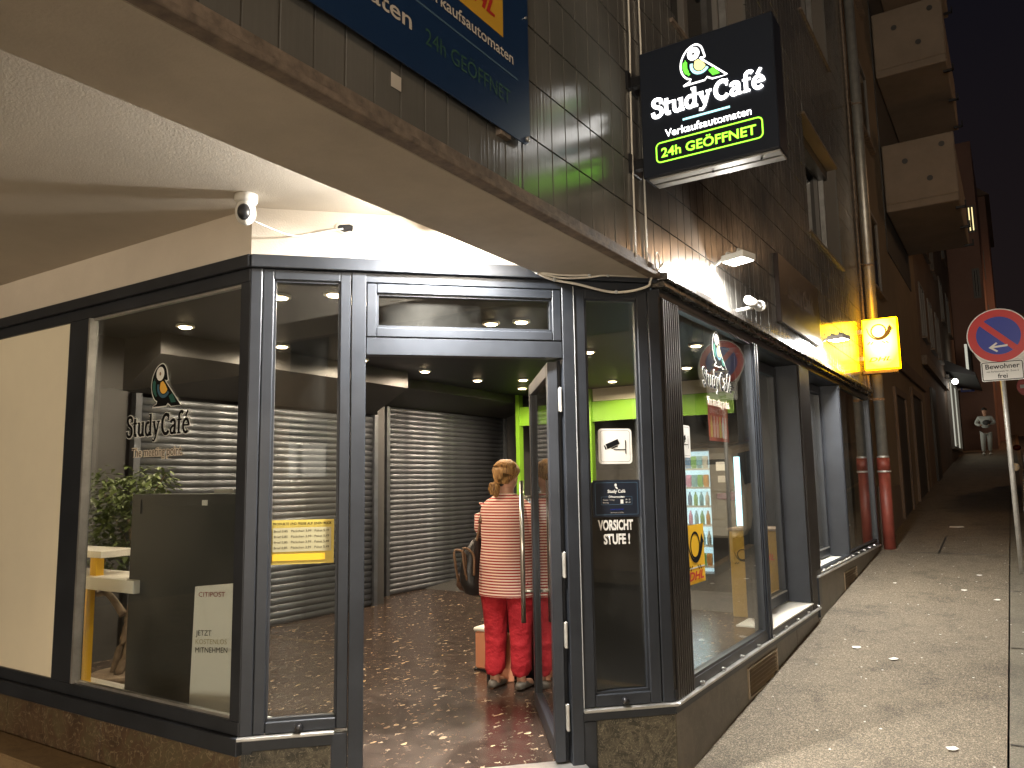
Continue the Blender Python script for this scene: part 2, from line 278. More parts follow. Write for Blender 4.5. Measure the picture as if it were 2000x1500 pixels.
# ------------------------------------------------------------------ builders
class MB:
    """collects vertices and faces; frame = (origin, u axis, d axis) with z up: a box is given in u, d (outward) and z"""
    def __init__(s, fr=None): s.v = []; s.f = []; s.fr = fr
    def pt(s, u, d, z):
        if s.fr is None: return (u, d, z)
        o, a, b = s.fr
        return (o[0]+a[0]*u+b[0]*d, o[1]+a[1]*u+b[1]*d, z)
    def box(s, u0, u1, d0, d1, z0, z1):
        i = len(s.v)
        for z in (z0, z1):
            for u, d in ((u0, d0), (u1, d0), (u1, d1), (u0, d1)): s.v.append(s.pt(u, d, z))
        for q in ((0, 3, 2, 1), (4, 5, 6, 7), (0, 1, 5, 4), (1, 2, 6, 5), (2, 3, 7, 6), (3, 0, 4, 7)): s.f.append(tuple(i+k for k in q))
        return s
    def poly(s, pts):
        i = len(s.v); s.v += [tuple(p) for p in pts]; s.f.append(tuple(range(i, i+len(pts)))); return s
    def prism(s, pts, ext):   # polygon (world points) extruded by vector ext
        i = len(s.v); n = len(pts); e = Vector(ext)
        s.v += [tuple(p) for p in pts] + [tuple(Vector(p)+e) for p in pts]
        s.f.append(tuple(range(i+n-1, i-1, -1))); s.f.append(tuple(range(i+n, i+2*n)))
        for k in range(n): s.f.append((i+k, i+(k+1) % n, i+n+(k+1) % n, i+n+k))
        return s
    def tube(s, pts, r, seg=8, cap=True):
        pts = [Vector(p) for p in pts]; i0 = len(s.v); m = len(pts)
        rs = r if isinstance(r, (list, tuple)) else [r]*m
        for k, p in enumerate(pts):
            t = (pts[min(k+1, m-1)]-pts[max(k-1, 0)]).normalized()
            a = t.cross(Vector((0, 0, 1))) if abs(t.z) < 0.95 else t.cross(Vector((1, 0, 0)))
            a.normalize(); b = t.cross(a)
            for j in range(seg):
                an = 2*math.pi*j/seg; s.v.append(tuple(p+(a*math.cos(an)+b*math.sin(an))*rs[k]))
        for k in range(m-1):
            for j in range(seg):
                s.f.append((i0+k*seg+j, i0+k*seg+(j+1) % seg, i0+(k+1)*seg+(j+1) % seg, i0+(k+1)*seg+j))
        if cap:
            s.f.append(tuple(i0+j for j in range(seg-1, -1, -1))); s.f.append(tuple(i0+(m-1)*seg+j for j in range(seg)))
        return s
    def rings(s, rings, cap=True):   # list of equal-length rings of points
        i0 = len(s.v); n = len(rings[0])
        for r in rings: s.v += [tuple(p) for p in r]
        for k in range(len(rings)-1):
            for j in range(n): s.f.append((i0+k*n+j, i0+k*n+(j+1) % n, i0+(k+1)*n+(j+1) % n, i0+(k+1)*n+j))
        if cap:
            s.f.append(tuple(i0+j for j in range(n-1, -1, -1))); s.f.append(tuple(i0+(len(rings)-1)*n+j for j in range(n)))
        return s
    def ball(s, c, r, seg=12, rg=8):
        c = Vector(c); rx, ry, rz = (r, r, r) if not isinstance(r, (tuple, list)) else r
        return s.rings([[(c.x+rx*math.cos(2*math.pi*j/seg)*math.sin(t), c.y+ry*math.sin(2*math.pi*j/seg)*math.sin(t), c.z-rz*math.cos(t)) for j in range(seg)] for t in [max(0.05, math.pi*k/rg) if k < rg else math.pi-0.05 for k in range(rg+1)]])
    def mesh(s, name):
        me = bpy.data.meshes.new(name); me.from_pydata(s.v, [], s.f); me.validate(); me.update()
        bm = bmesh.new(); bm.from_mesh(me); bmesh.ops.recalc_face_normals(bm, faces=bm.faces); bm.to_mesh(me); bm.free()
        return me
def link(name, me, m, root=None, smooth=False, bevel=0.0, kind=None):
    o = bpy.data.objects.new(name, me); COL.objects.link(o)
    if m is not None and len(me.materials) == 0: me.materials.append(M[m] if isinstance(m, str) else m)
    if root is not None:
        o.parent = root; o.matrix_parent_inverse = Matrix.Translation(root_loc(root)).inverted()
    if smooth:
        for p in me.polygons: p.use_smooth = True
    if bevel:
        b = o.modifiers.new('bevel', 'BEVEL'); b.width = bevel; b.segments = 1; b.limit_method = 'ANGLE'
    if kind: o['kind'] = kind
    return o
LOC = {}
def root_loc(o):
    v = Vector((0, 0, 0))
    while o is not None:
        v = v + o.location; o = o.parent if o.parent and o.type == 'EMPTY' else None
    return v
def thing(name, label, cat, loc, group=None):
    o = bpy.data.objects.new(name, None); COL.objects.link(o); o.location = loc; o.empty_display_size = 0.1
    o['label'] = label; o['category'] = cat
    if group: o['group'] = group
    return o
def tag(o, label, cat, group=None):
    o['label'] = label; o['category'] = cat
    if group: o['group'] = group
    return o
def struct(name, mb, m, **k): return link(name, mb.mesh(name), m, kind='structure', **k)
def part(root, name, mb, m, **k): return link(name, mb.mesh(name), m, root, **k)
def copy_tree(src, loc, rotz=None, **props):
    r = src.copy(); COL.objects.link(r); r.location = loc
    if rotz is not None: r.rotation_euler = (0, 0, rotz)
    for k, v in props.items(): r[k] = v
    def rec(a, b):
        for ch in list(a.children):
            c = ch.copy(); COL.objects.link(c); c.parent = b; rec(ch, c)
    rec(src, r); return r
def lamp(name, root, kind, loc, aim, power, col, size=0.2, angle=None, sy=None, blend=0.5):
    d = bpy.data.lights.new(name, kind); d.energy = power; d.color = col
    if kind == 'AREA':
        d.size = size
        if sy: d.shape = 'RECTANGLE'; d.size_y = sy
    else: d.shadow_soft_size = size
    if kind == 'SPOT': d.spot_size = angle or R(150); d.spot_blend = blend
    o = bpy.data.objects.new(name, d); COL.objects.link(o)
    if root is not None: o.parent = root; o.matrix_parent_inverse = Matrix.Translation(root_loc(root)).inverted()
    o.location = loc; o.rotation_euler = (Vector(aim)-Vector(loc)).to_track_quat('-Z', 'Y').to_euler()
    return o

# flat drawing: a board is (origin, right vector, up vector, out vector); shapes are placed at small steps outward
class Draw:
    def __init__(s, o, r, u, n=None, thick=0.002):
        s.o = Vector(o); s.r = Vector(r).normalized(); s.u = Vector(u).normalized(); s.n = Vector(n) if n else s.r.cross(s.u); s.t = thick
    def P(s, x, y, h=0.0): return s.o + s.r*x + s.u*y + s.n*h
    def fill(s, pts, h): return MB().prism([s.P(x, y, h) for x, y in pts], s.n*s.t)
    def text(s, root, body, x, y, size, m, h=0.003, align='LEFT', bold=0.0, width=None, shear=0.0, name='lettering'):
        c = bpy.data.curves.new(name, 'FONT'); c.body = body; c.size = size; c.align_x = align; c.offset = bold; c.shear = shear; c.resolution_u = 3; c.fill_mode = 'FRONT'
        o = bpy.data.objects.new('tmp', c); COL.objects.link(o)
        dg = bpy.context.evaluated_depsgraph_get(); me = bpy.data.meshes.new_from_object(o.evaluated_get(dg)); bpy.data.objects.remove(o)
        xs = [v.co.x for v in me.vertices]
        k = 1.0
        if width and xs: k = width/(max(xs)-min(xs))
        x0 = min(xs) if xs else 0
        for v in me.vertices:
            xx = (v.co.x-x0)*k if width and align == 'LEFT' else v.co.x*k
            v.co = s.P(x+xx, y+v.co.y, h)
        me.name = name; me.materials.clear()
        return link(name, me, m, root)
def smooth_pts(pts, n=5, closed=False):
    out = []; m = len(pts)
    rng = range(m if closed else m-1)
    for i in rng:
        p = [Vector(pts[(i+k) % m] if closed else pts[min(max(i+k, 0), m-1)]) for k in (-1, 0, 1, 2)]
        for j in range(n):
            t = j/n
            out.append(tuple(0.5*((2*p[1])+(-p[0]+p[2])*t+(2*p[0]-5*p[1]+4*p[2]-p[3])*t*t+(-p[0]+3*p[1]-3*p[2]+p[3])*t**3)))
    if not closed: out.append(tuple(pts[-1]))
    return out
def ribbon(pts, w, closed=False):  # quads of a stroke: list of 4-point polygons
    ws = w if isinstance(w, (list, tuple)) else [w]*len(pts)
    L = []; n = len(pts)
    for i, p in enumerate(pts):
        a = Vector(pts[(i-1) % n] if closed or i > 0 else pts[i]); b = Vector(pts[(i+1) % n] if closed or i < n-1 else pts[i])
        t = (b-a); t = t.normalized() if t.length > 1e-9 else Vector((1, 0)); nn = Vector((-t.y, t.x))*ws[i]/2
        L.append((Vector(p)+nn, Vector(p)-nn))
    q = []
    for i in range(n if closed else n-1):
        a, b = L[i], L[(i+1) % n]; q.append([tuple(a[0]), tuple(b[0]), tuple(b[1]), tuple(a[1])])
    return q
def ring_pts(cx, cy, rx, ry, n=24, a0=0, a1=360):
    full = abs(a1-a0) >= 360
    return [(cx+rx*math.cos(R(a0+(a1-a0)*i/(n if full else n-1))), cy+ry*math.sin(R(a0+(a1-a0)*i/(n if full else n-1)))) for i in range(n)]
# slab-serif glyphs, cap height 1: strokes as (points, width, smooth)
def arc(cx, cy, rx, ry, a0, a1, n=14): return ring_pts(cx, cy, rx, ry, n, a0, a1)
GL = {
 'S': (0.66, [([(.57,.70),(.56,.88),(.36,.97),(.17,.92),(.12,.76),(.22,.60),(.42,.50),(.56,.38),(.58,.18),(.46,.05),(.28,.02),(.12,.10),(.08,.28)], .17, 1)]),
 't': (0.48, [([(.22,.88),(.20,.62),(.20,.22),(.26,.07),(.42,.08)], .17, 1), ([(.04,.64),(.42,.64)], .10, 0)]),
 'u': (0.76, [([(.18,.66),(.18,.22),(.26,.07),(.40,.06),(.54,.18)], .16, 1), ([(.57,.69),(.57,0)], .17, 0), ([(.02,.645),(.2,.645)], .09, 0), ([(.42,.645),(.6,.645)], .09, 0), ([(.55,.045),(.73,.045)], .09, 0)]),
 'd': (0.76, [(arc(.31,.34,.22,.30,60,330), .16, 0), ([(.56,1.05),(.56,0)], .17, 0), ([(.40,1.005),(.60,1.005)], .09, 0), ([(.54,.045),(.72,.045)], .09, 0)]),
 'y': (0.70, [([(.14,.64),(.37,.06)], .17, 0), ([(.60,.64),(.34,-.10),(.22,-.24),(.06,-.22)], .12, 0), ([(-.02,.645),(.28,.645)], .09, 0), ([(.46,.645),(.74,.645)], .09, 0)]),
 ' ': (0.16, []),
 'C': (0.82, [(arc(.46,.49,.36,.45,45,318,20), .18, 0), ([(.70,.98),(.70,.66)], .09, 0)]),
 'a': (0.68, [([(.12,.52),(.16,.62),(.32,.66),(.47,.58),(.48,.44),(.48,0)], .16, 1), ([(.46,.40),(.24,.36),(.11,.22),(.16,.07),(.32,.05),(.46,.18)], .14, 1), ([(.46,.045),(.64,.045)], .09, 0)]),
 'f': (0.50, [([(.20,0),(.20,.80),(.28,.97),(.44,1.0),(.54,.92)], .16, 1), ([(.04,.645),(.44,.645)], .09, 0), ([(.06,.045),(.38,.045)], .09, 0)]),
 'é': (0.68, [(arc(.34,.34,.25,.30,0,315,18), .155, 0), ([(.12,.37),(.60,.37)], .09, 0), ([(.30,.76),(.48,1.02)], .13, 0)]),
}
def serif_word(dr, word, x, y, cap, grow=0.0, width=None, lift=0.0):
    tot = sum(GL[c][0] for c in word); k = cap; kx = (width/tot) if width else cap
    mb = MB(); cx = 0; i = 0
    for c in word:
        adv, st = GL[c]
        for pts, w, sm in st:
            P = [((cx+a), b) for a, b in pts]
            if sm: P = smooth_pts(P, 4)
            P = [(a*kx, b*k) for a, b in P]
            ww = w*k*0.5*(1+kx/k)+grow
            if grow and len(P) > 1:
                a, b = Vector(P[0]), Vector(P[1]); e = (a-b).normalized()*grow/2; P[0] = tuple(a+e)
                a, b = Vector(P[-1]), Vector(P[-2]); e = (a-b).normalized()*grow/2; P[-1] = tuple(a+e)
            i += 1
            for q in ribbon(P, ww): mb.poly([dr.P(x+a, y+b, lift+0.00012*i) for a, b in q])
        cx += adv
    return mb
def bird(dr, root, x, y, h, mode):   # lit: white contour with coloured fields; print: black bird with coloured fields and a pale contour
    W = lambda pts: [(x+a*h, y+b*h) for a, b in pts]
    outl = smooth_pts([(.50,.62),(.62,.60),(.60,.72),(.54,.90),(.40,1.0),(.20,.93),(.05,.74),(.0,.52),(.04,.32),(.14,.18),(.24,.13)], 4) + [(.22,.06),(.06,.0),(.60,.0),(.66,.06),(.79,-.02),(1.15,-.02),(.56,.55)]
    body = [(x+a*h, y+b*h) for a, b in outl]
    def fill(pts, lift, m, nm):
        c = Vector((sum(p[0] for p in pts)/len(pts), sum(p[1] for p in pts)/len(pts)))
        part(root, nm, MB().poly([dr.P(a, b, lift) for a, b in pts]), m)
    if mode == 'lit':
        mb = MB()
        for q in ribbon(body, 0.045*h, True): mb.poly([dr.P(a, b, 0.003) for a, b in q])
        part(root, 'bird_outline', mb, 'e_bird')
        cols = ('e_white', 'e_green2', 'e_cyan', 'e_yellow'); eye = 'sign_ink'
    else:
        mb = MB()
        for q in ribbon(body, 0.045*h, True): mb.poly([dr.P(a, b, 0.001) for a, b in q])
        part(root, 'bird_outline', mb, 'sign_white')
        fill(body, 0.0016, 'sign_ink', 'bird_body')
        cols = ('sign_white', 'bird_green', 'bird_blue', 'bird_yellow'); eye = 'tan_leather'
    fill(W(ring_pts(.34, .77, .155, .165, 24)), 0.004, cols[0], 'bird_head')
    fill(W(ring_pts(.34, .77, .035, .045, 12)), 0.0045, eye, 'bird_eye')
    mb = MB()
    for q in ribbon([(x+a*h, y+b*h) for a, b in smooth_pts([(.13,.66),(.11,.50),(.14,.36),(.22,.24)], 4)], [0.02*h]*2+[0.12*h]*4+[0.11*h]*4+[0.06*h]*3): mb.poly([dr.P(a, b, 0.0042) for a, b in q])
    part(root, 'bird_wing', mb, cols[1])
    mb = MB()
    for q in ribbon(W(arc(.50, .46, .225, .235, 165, 325, 14)), 0.075*h): mb.poly([dr.P(a, b, 0.0044) for a, b in q])
    part(root, 'bird_breast_band', mb, cols[2])
    fill(W([(.37,.56)]+arc(.50, .45, .155, .165, 180, 335, 12)+[(.56,.50),(.46,.59)]), 0.0048, cols[3], 'bird_breast')
    fill(W([(.70,.22),(.84,.28),(.98,.06),(.80,.06)]), 0.0042, cols[1], 'bird_tail')
M['bird_green'] = mat('bird_print_teal', (0.03, 0.10, 0.08), 0.8, spec=.1); M['bird_blue'] = mat('bird_print_blue', (0.05, 0.11, 0.16), 0.8, spec=.1); M['bird_yellow'] = mat('bird_print_yellow', (0.75, 0.42, 0.06), 0.6)
def rrect(x0, y0, x1, y1, r, n=5):
    out = []
    for cx, cy_, a in ((x1-r, y1-r, 0), (x0+r, y1-r, 90), (x0+r, y0+r, 180), (x1-r, y0+r, 270)):
        out += [(cx+r*math.cos(R(a+90*i/n)), cy_+r*math.sin(R(a+90*i/n))) for i in range(n+1)]
    return out
def skin_fig(name, root, pts, edges, m, sub=2, rootv=0):
    me = bpy.data.meshes.new(name); me.from_pydata([p[:3] for p in pts], edges, []); o = link(name, me, m, root)
    md = o.modifiers.new('skin', 'SKIN'); md.use_smooth_shade = True
    lay = me.skin_vertices[0] if me.skin_vertices else None
    if lay is None:
        bm = bmesh.new(); bm.from_mesh(me); bm.verts.layers.skin.verify(); bm.to_mesh(me); bm.free(); lay = me.skin_vertices[0]
    for i, p in enumerate(pts):
        r = p[3]; lay.data[i].radius = (r, r) if not isinstance(r, tuple) else r
        lay.data[i].use_root = (i == rootv)
    s = o.modifiers.new('subsurf', 'SUBSURF'); s.levels = sub; s.render_levels = sub
    return o

# ================================================================== SETTING
XC = -1.813; P1 = (-3.55, 2.811); P2 = (XC, 4.548)
FA = ((0, 2.811), (1, 0), (0, -1))                 # left window wall, u = x
FB = (P1, (2**-.5, 2**-.5), (2**-.5, -2**-.5))     # chamfered entrance wall, u from the left corner
FC = ((XC, 0), (0, 1), (1, 0))                     # street wall, u = y
def gz(y): return max(-0.27, -0.645+0.083*y)
# ground
def gstrip(x0, x1, y0, y1, dz, n=None):
    mb = MB(); ys = [y0+(y1-y0)*i/60 for i in range(61)]
    ys = sorted(set(ys+[4.518]))
    for a, b in zip(ys, ys[1:]): mb.poly([(x0, a, gz(a)+dz), (x1, a, gz(a)+dz), (x1, b, gz(b)+dz), (x0, b, gz(b)+dz)])
    return mb
struct('pavement', gstrip(XC-0.05, -0.195, -14, 70, 0), 'pave')
struct('pavement_edge_strip', gstrip(-0.183, 0.02, -14, 70, -0.002), 'pave_dark')
struct('ground', gstrip(-80, 120, -60, 130, -0.25), 'road')
struct('road', gstrip(0.14, 6.2, -14, 70, -0.09), 'road')
struct('pavement_far_side', gstrip(6.2, 8.0, -14, 70, 0.0), 'pave_dark')
mb = MB()
for i in range(70):
    a = -14+i*1.2; mb.prism([(0.022, a+.004, gz(a)-0.2), (0.138, a+.004, gz(a)-0.2), (0.138, a+1.196, gz(a+1.2)-0.2), (0.022, a+1.196, gz(a+1.2)-0.2)], (0, 0, 0.2))
struct('kerb', mb, 'tan_stone')
struct('entrance_forecourt', MB().prism([(-12, -14, -.45), (XC-.05, -14, -.45), (XC-.05, 4.6, -.45), (-3.55, 2.85, -.45), (-12, 2.85, -.45)], (0, 0, .178)), 'pave')

mb = MB()
def joint(x0, x1, y0, y1): mb.poly([(x0, y0, gz(y0)+.004), (x1, y0, gz(y0)+.004), (x1, y1, gz(y1)+.004), (x0, y1, gz(y1)+.004)])
joint(XC+.1, -.2, 12.70, 12.722); joint(-1.05, -1.03, 12.722, 14.2); joint(-1.05, -.2, 14.2, 14.22); joint(-.18, .02, 8.1, 8.115); joint(-.18, .02, 5.9, 5.915); joint(-.18, .02, 10.4, 10.415)
struct('pavement_joints', mb, 'black')
# interior shell
SF = -0.10
struct('shop_floor', MB().prism([(-7.9, 2.85, SF-.1), (-3.57, 2.85, SF-.1), (XC-.06, 4.60, SF-.1), (XC-.06, 12.9, SF-.1), (-7.9, 12.9, SF-.1)], (0, 0, .1)), 'floor')
struct('shop_ceiling', MB().prism([(-7.9, 2.86, 3.0), (-3.60, 2.86, 3.0), (XC-.08, 4.62, 3.0), (XC-.06, 12.9, 3.0), (-7.9, 12.9, 3.0)], (0, 0, .05)), 'dark_ceiling')
mb = MB().box(-7.95, -7.41, 2.83, 4.42, SF, 3.0).box(-8.0, -7.90, 2.83, 12.9, SF, 3.0).box(-7.9, XC-.2, 12.0, 12.2, SF, 3.0)
struct('shop_inner_wall', mb, 'dark_wall')

# ================================================================== CORNER BUILDING (shop front, overhang, tiled upper wall)
bld = thing('corner_building', 'tiled corner building whose recessed shop entrance has anthracite frames and a cream soffit', 'building', (-4, 4, -0.1))
FR = 'frame'
# plaster above the frames, ceiling of the recess, beam
part(bld, 'plaster_wall', MB(FA).box(-12, -3.5575, -0.2, -0.012, 2.80, 3.3), 'plaster')
part(bld, 'plaster_wall', MB(FB).box(-0.004, 2.10, -0.2, -0.012, 2.80, 3.3), 'plaster')
part(bld, 'recess_ceiling', MB().prism([(-12, -1.5, 3.095), (-2.30, -1.5, 3.095), (-2.30, 4.2, 3.095), (-3.6, 2.9, 3.095), (-12, 2.9, 3.095)], (0, 0, .2)), 'plaster')
part(bld, 'overhang_beam', MB().prism([(-2.355, -1.5, 2.764), (XC-.03, -1.5, 2.764), (XC-.03, 4.52, 2.764), (-2.355, 3.99, 2.764)], (0, 0, .42)), 'beam', bevel=.006)
mb = MB(FC).box(-1.5, 4.50, -.03, .035, 2.762, 2.79).box(-1.5, 4.49, -.03, .014, 2.79, 2.845)
part(bld, 'weathered_edge_board', mb, 'edge', bevel=.004)
# upper wall backing with window openings
WIN = [(5.0, 7.0, 4.75, 6.3), (9.28, 11.33, 4.36, 5.83), (9.6, 11.33, 7.3, 8.8)]
mb = MB(FC); us = sorted({-1.5, 4.5, 13.14}.union(*[{w[0], w[1]} for w in WIN]))
for a, b in zip(us, us[1:]):
    zs = [(3.0 if a < 4.4 else 2.76, 11.5)]
    for w in sorted(WIN, key=lambda w: w[2]):
        if w[0] < b-1e-6 and w[1] > a+1e-6: zs = [s for z0, z1 in zs for s in ((z0, min(z1, w[2])), (max(z0, w[3]), z1)) if s[1]-s[0] > 1e-6]
    for z0, z1 in zs: mb.box(a, b, -.35, -.02, z0, z1)
part(bld, 'upper_wall', mb, 'grout')
part(bld, 'party_wall', MB().box(-12, XC-.36, 13.0, 13.2, -0.3, 11.5), 'grout')
part(bld, 'roof', MB().box(-12, XC-.02, -1.5, 13.2, 11.5, 11.6), 'grout')
part(bld, 'upper_rear_wall', MB().box(-12, XC-.36, -1.5, -1.35, 3.3, 11.5), 'plaster_brown')
# glazed tiles, nearest 300 as their own pieces
TW, TH = 0.142, 0.283
tiles = []
y = 0.0; 
for c in range(-6, 98):
    for r in range(0, 24):
        y0 = 0.95+c*TW; z0 = 2.85+(-0.03 if r == 0 else 0)+r*TH
        z1 = 2.85+(r+1)*TH; y1 = y0+TW
        if y0 > 13.05: continue
        if any(y1 > w[0]+.01 and y0 < w[1]-.01 and z1 > w[2]+.01 and z0 < w[3]-.01 for w in WIN):
            # trim against the opening
            w = [w for w in WIN if y1 > w[0]+.01 and y0 < w[1]-.01 and z1 > w[2]+.01 and z0 < w[3]-.01][0]
            if y0 >= w[0]-.001 and y1 <= w[1]+.001:
                if z0 < w[2] < z1: z1 = w[2]
                elif z0 < w[3] < z1: z0 = w[3]
                else: continue
            else:
                if z0 >= w[2]-.14 and z1 <= w[3]+.14:
                    if y0 < w[0]: y1 = w[0]
                    else: y0 = w[1]
                if y1-y0 < .01 or y1-y0 > TW+.001: continue
        tiles.append((y0+.0022, min(y1, 13.13)-.0022, z0+.0022, z1-.0022))
def hidden(t): return t[0] < 0.4 or (t[1] < 2.9 and t[2] > 3.1) 
vis = sorted([t for t in tiles if not hidden(t)], key=lambda t: (t[0]**2+3.3+(t[2]-1.5)**2))
first = vis[:292]; rest = set(tiles)-set(first)
def tilebox(mb, t, pr):
    c = .003; y0, y1, z0, z1 = t
    i = len(mb.v); mb.v += [(XC-.02, y0, z0), (XC-.02, y1, z0), (XC-.02, y1, z1), (XC-.02, y0, z1)]
    x = XC+pr; mb.v += [(x, y0+c, z0+c), (x, y1-c, z0+c), (x, y1-c, z1-c), (x, y0+c, z1-c)]
    for q in ((4, 5, 6, 7), (0, 1, 5, 4), (1, 2, 6, 5), (2, 3, 7, 6), (3, 0, 4, 7)): mb.f.append(tuple(i+k for k in q))
for t in first:
    mb = MB(); tilebox(mb, t, random.uniform(-.0012, .0012)); part(bld, 'tile', mb, 'tile')
mb = MB()
for t in rest: tilebox(mb, t, random.uniform(-.0012, .0012))
part(bld, 'tiles', mb, 'tile', kind='stuff')
# upper windows
for w in WIN:
    y0, y1, z0, z1 = w
    wf = part(bld, 'window', MB(FC).box(y0, y1, -.345, -.24, z1-.10, z1).box(y0, y1, -.345, -.24, z0, z0+.08).box(y0, y0+.09, -.345, -.24, z0+.08, z1-.1).box(y1-.09, y1, -.345, -.24, z0+.08, z1-.1).box((y0+y1)/2-.05, (y0+y1)/2+.05, -.345, -.235, z0+.08, z1-.1), 'window_frame', bevel=.006)
    part(wf, 'pane', MB(FC).box(y0+.09, y1-.09, -.30, -.29, z0+.08, z1-.1), 'window_dark')
    part(wf, 'sill', MB(FC).box(y0-.04, y1+.04, -.24, .024, z0-.024, z0+.004), 'edge')
    part(wf, 'lintel', MB(FC).box(y0+.002, y1-.002, -.235, .025, z1-.03, z1-.002), 'plaster_far')
    part(wf, 'roller_box', MB(FC).box(y0+.002, y1-.002, -.235, -.12, z1-.16, z1-.032), 'clad')
    part(wf, 'guide_rail', MB(FC).box(y1-.05, y1-.002, -.235, -.17, z0+.01, z1-.16), 'alu')
    part(wf, 'guide_rail', MB(FC).box(y0+.002, y0+.05, -.235, -.17, z0+.01, z1-.16), 'alu')

# ---- frames -------------------------------------------------------
# A: left window wall
part(bld, 'header_rail', MB(FA).box(-12, -3.54, -.07, .03, 2.738, 2.812), FR, bevel=.004)
part(bld, 'header_frame', MB(FA).box(-12, -3.56, -.07, .0, 2.662, 2.738), FR, bevel=.004)
part(bld, 'bottom_rail', MB(FA).box(-12, -3.56, -.07, .0, .205, .277), FR, bevel=.004)
part(bld, 'sill_rail', MB(FA).box(-12, -3.54, -.07, .028, .112, .203), FR, bevel=.004)
part(bld, 'post', MB(FA).box(-3.637, -3.552, -.07, .0, .277, 2.662), FR, bevel=.004)
part(bld, 'post', MB(FA).box(-5.46, -5.215, -.07, .0, .277, 2.662), FR, bevel=.004)
wa = part(bld, 'window', MB(FA).box(-5.215, -5.195, -.05, .004, .277, 2.662).box(-5.195, -3.637, -.05, -.02, .277, .292).box(-5.195, -3.637, -.05, -.02, 2.648, 2.662), 'alu')
part(wa, 'pane', MB(FA).box(-5.195, -3.637, -.045, -.039, .290, 2.65), 'glass')
cp = part(bld, 'cream_infill_panel', MB(FA).box(-8.2, -5.46, -.05, -.02, .277, 2.662), 'cream_board')
part(bld, 'plinth_slab', MB(FA).box(-12, -6.02, -.07, -.006, -.30, .11), 'stone_red')
for a, b in ((-6.015, -4.86), (-4.855, -3.545)): part(bld, 'plinth_slab', MB(FA).box(a, b, -.07, -.006, -.30, .11), 'stone_red', bevel=.002)
part(bld, 'wall_step', MB(FA).box(-12, -4.0, .0, .24, -.40, -.14), 'tan_stone', bevel=.01)
# corner post joining A and B
part(bld, 'corner_post', MB().prism([(-3.553, 2.811, .112), (-3.553, 2.90, .112), (-3.50, 2.93, .112), (-3.506, 2.855, .112)], (0, 0, 2.6)), FR)
# B: entrance wall
part(bld, 'header_rail', MB(FB).box(0.0, 2.44, -.08, .03, 2.738, 2.812), FR, bevel=.004)
part(bld, 'header_frame', MB(FB).box(0.06, 2.40, -.08, .0, 2.678, 2.737), FR, bevel=.004)
part(bld, 'post', MB(FB).box(0.0, .062, -.08, .004, .205, 2.737), FR, bevel=.004)
def casement(fr, u0, u1, z0, z1, w, dpt=.0, seal=True, gl='glass'):
    f = part(bld, 'window', MB(fr).box(u0, u0+w, -.07+dpt, dpt, z0, z1).box(u1-w, u1, -.07+dpt, dpt, z0, z1).box(u0+w, u1-w, -.07+dpt, dpt, z0, z0+w).box(u0+w, u1-w, -.07+dpt, dpt, z1-w, z1), FR, bevel=.005)
    part(f, 'glazing_bead', MB(fr).box(u0+w, u0+w+.012, -.045+dpt, -.012+dpt, z0+w, z1-w).box(u1-w-.012, u1-w, -.045+dpt, -.012+dpt, z0+w, z1-w).box(u0+w, u1-w, -.045+dpt, -.012+dpt, z0+w, z0+w+.014).box(u0+w, u1-w, -.045+dpt, -.012+dpt, z1-w-.012, z1-w), 'frame')
    part(f, 'pane', MB(fr).box(u0+w, u1-w, -.045+dpt, -.039+dpt, z0+w, z1-w), gl)
    return f
wb = casement(FB, .066, .555, .207, 2.736, .061, .002)
part(wb, 'drain_cap', MB(FB).tube([MB(FB).pt(.301, 0, .233), MB(FB).pt(.301, .03, .228)], .02, 10), 'black', smooth=True)
part(bld, 'door_post', MB(FB).box(.558, .640, -.08, .006, -.12, 2.736), FR, bevel=.004)
part(bld, 'sill', MB(FB).box(-.012, .487, -.02, .028, .186, .204), 'alu', bevel=.003)
part(bld, 'plinth_frame', MB(FB).box(0, .487, -.08, .0, .125, .184).box(.470, .556, -.08, .0, -.30, .184), FR, bevel=.003)
part(bld, 'plinth_slab', MB(FB).box(0.0, .468, -.08, -.004, -.30, .124), 'stone', bevel=.002)
fan = casement(FB, .644, 1.812, 2.357, 2.672, .056, .004); fan.name = 'fanlight'
part(bld, 'door_lintel', MB(FB).box(.642, 1.815, -.08, .0, 2.252, 2.355), FR, bevel=.004)
part(bld, 'door_post', MB(FB).box(1.817, 1.888, -.08, .006, -.12, 2.736).box(1.80, 1.84, -.15, -.082, -.12, 2.25), FR, bevel=.004)
part(bld, 'pale_gasket', MB(FB).box(1.889, 1.893, -.03, .006, .207, 2.70), 'seal_light')
wb2 = casement(FB, 1.895, 2.374, .207, 2.70, .07, .0)
part(wb2, 'drain_cap', MB(FB).tube([MB(FB).pt(2.139, 0, .238), MB(FB).pt(2.139, .03, .233)], .02, 10), 'black', smooth=True)
part(bld, 'corner_post', MB(FB).box(2.38, 2.452, -.08, .0, .205, 2.70), FR, bevel=.004)
part(bld, 'sill', MB(FB).box(1.886, 2.468, -.02, .028, .186, .204), 'alu', bevel=.003)
part(bld, 'plinth_frame', MB(FB).box(1.886, 2.456, -.08, .0, .135, .184).box(1.889, 1.966, -.08, .0, -.30, .133), FR, bevel=.003)
part(bld, 'plinth_slab', MB(FB).box(1.968, 2.452, -.08, -.004, -.30, .133), 'stone', bevel=.002)
part(bld, 'threshold', MB(FB).box(.56, 1.90, -.10, .30, -.30, -.097), 'alu', bevel=.006)
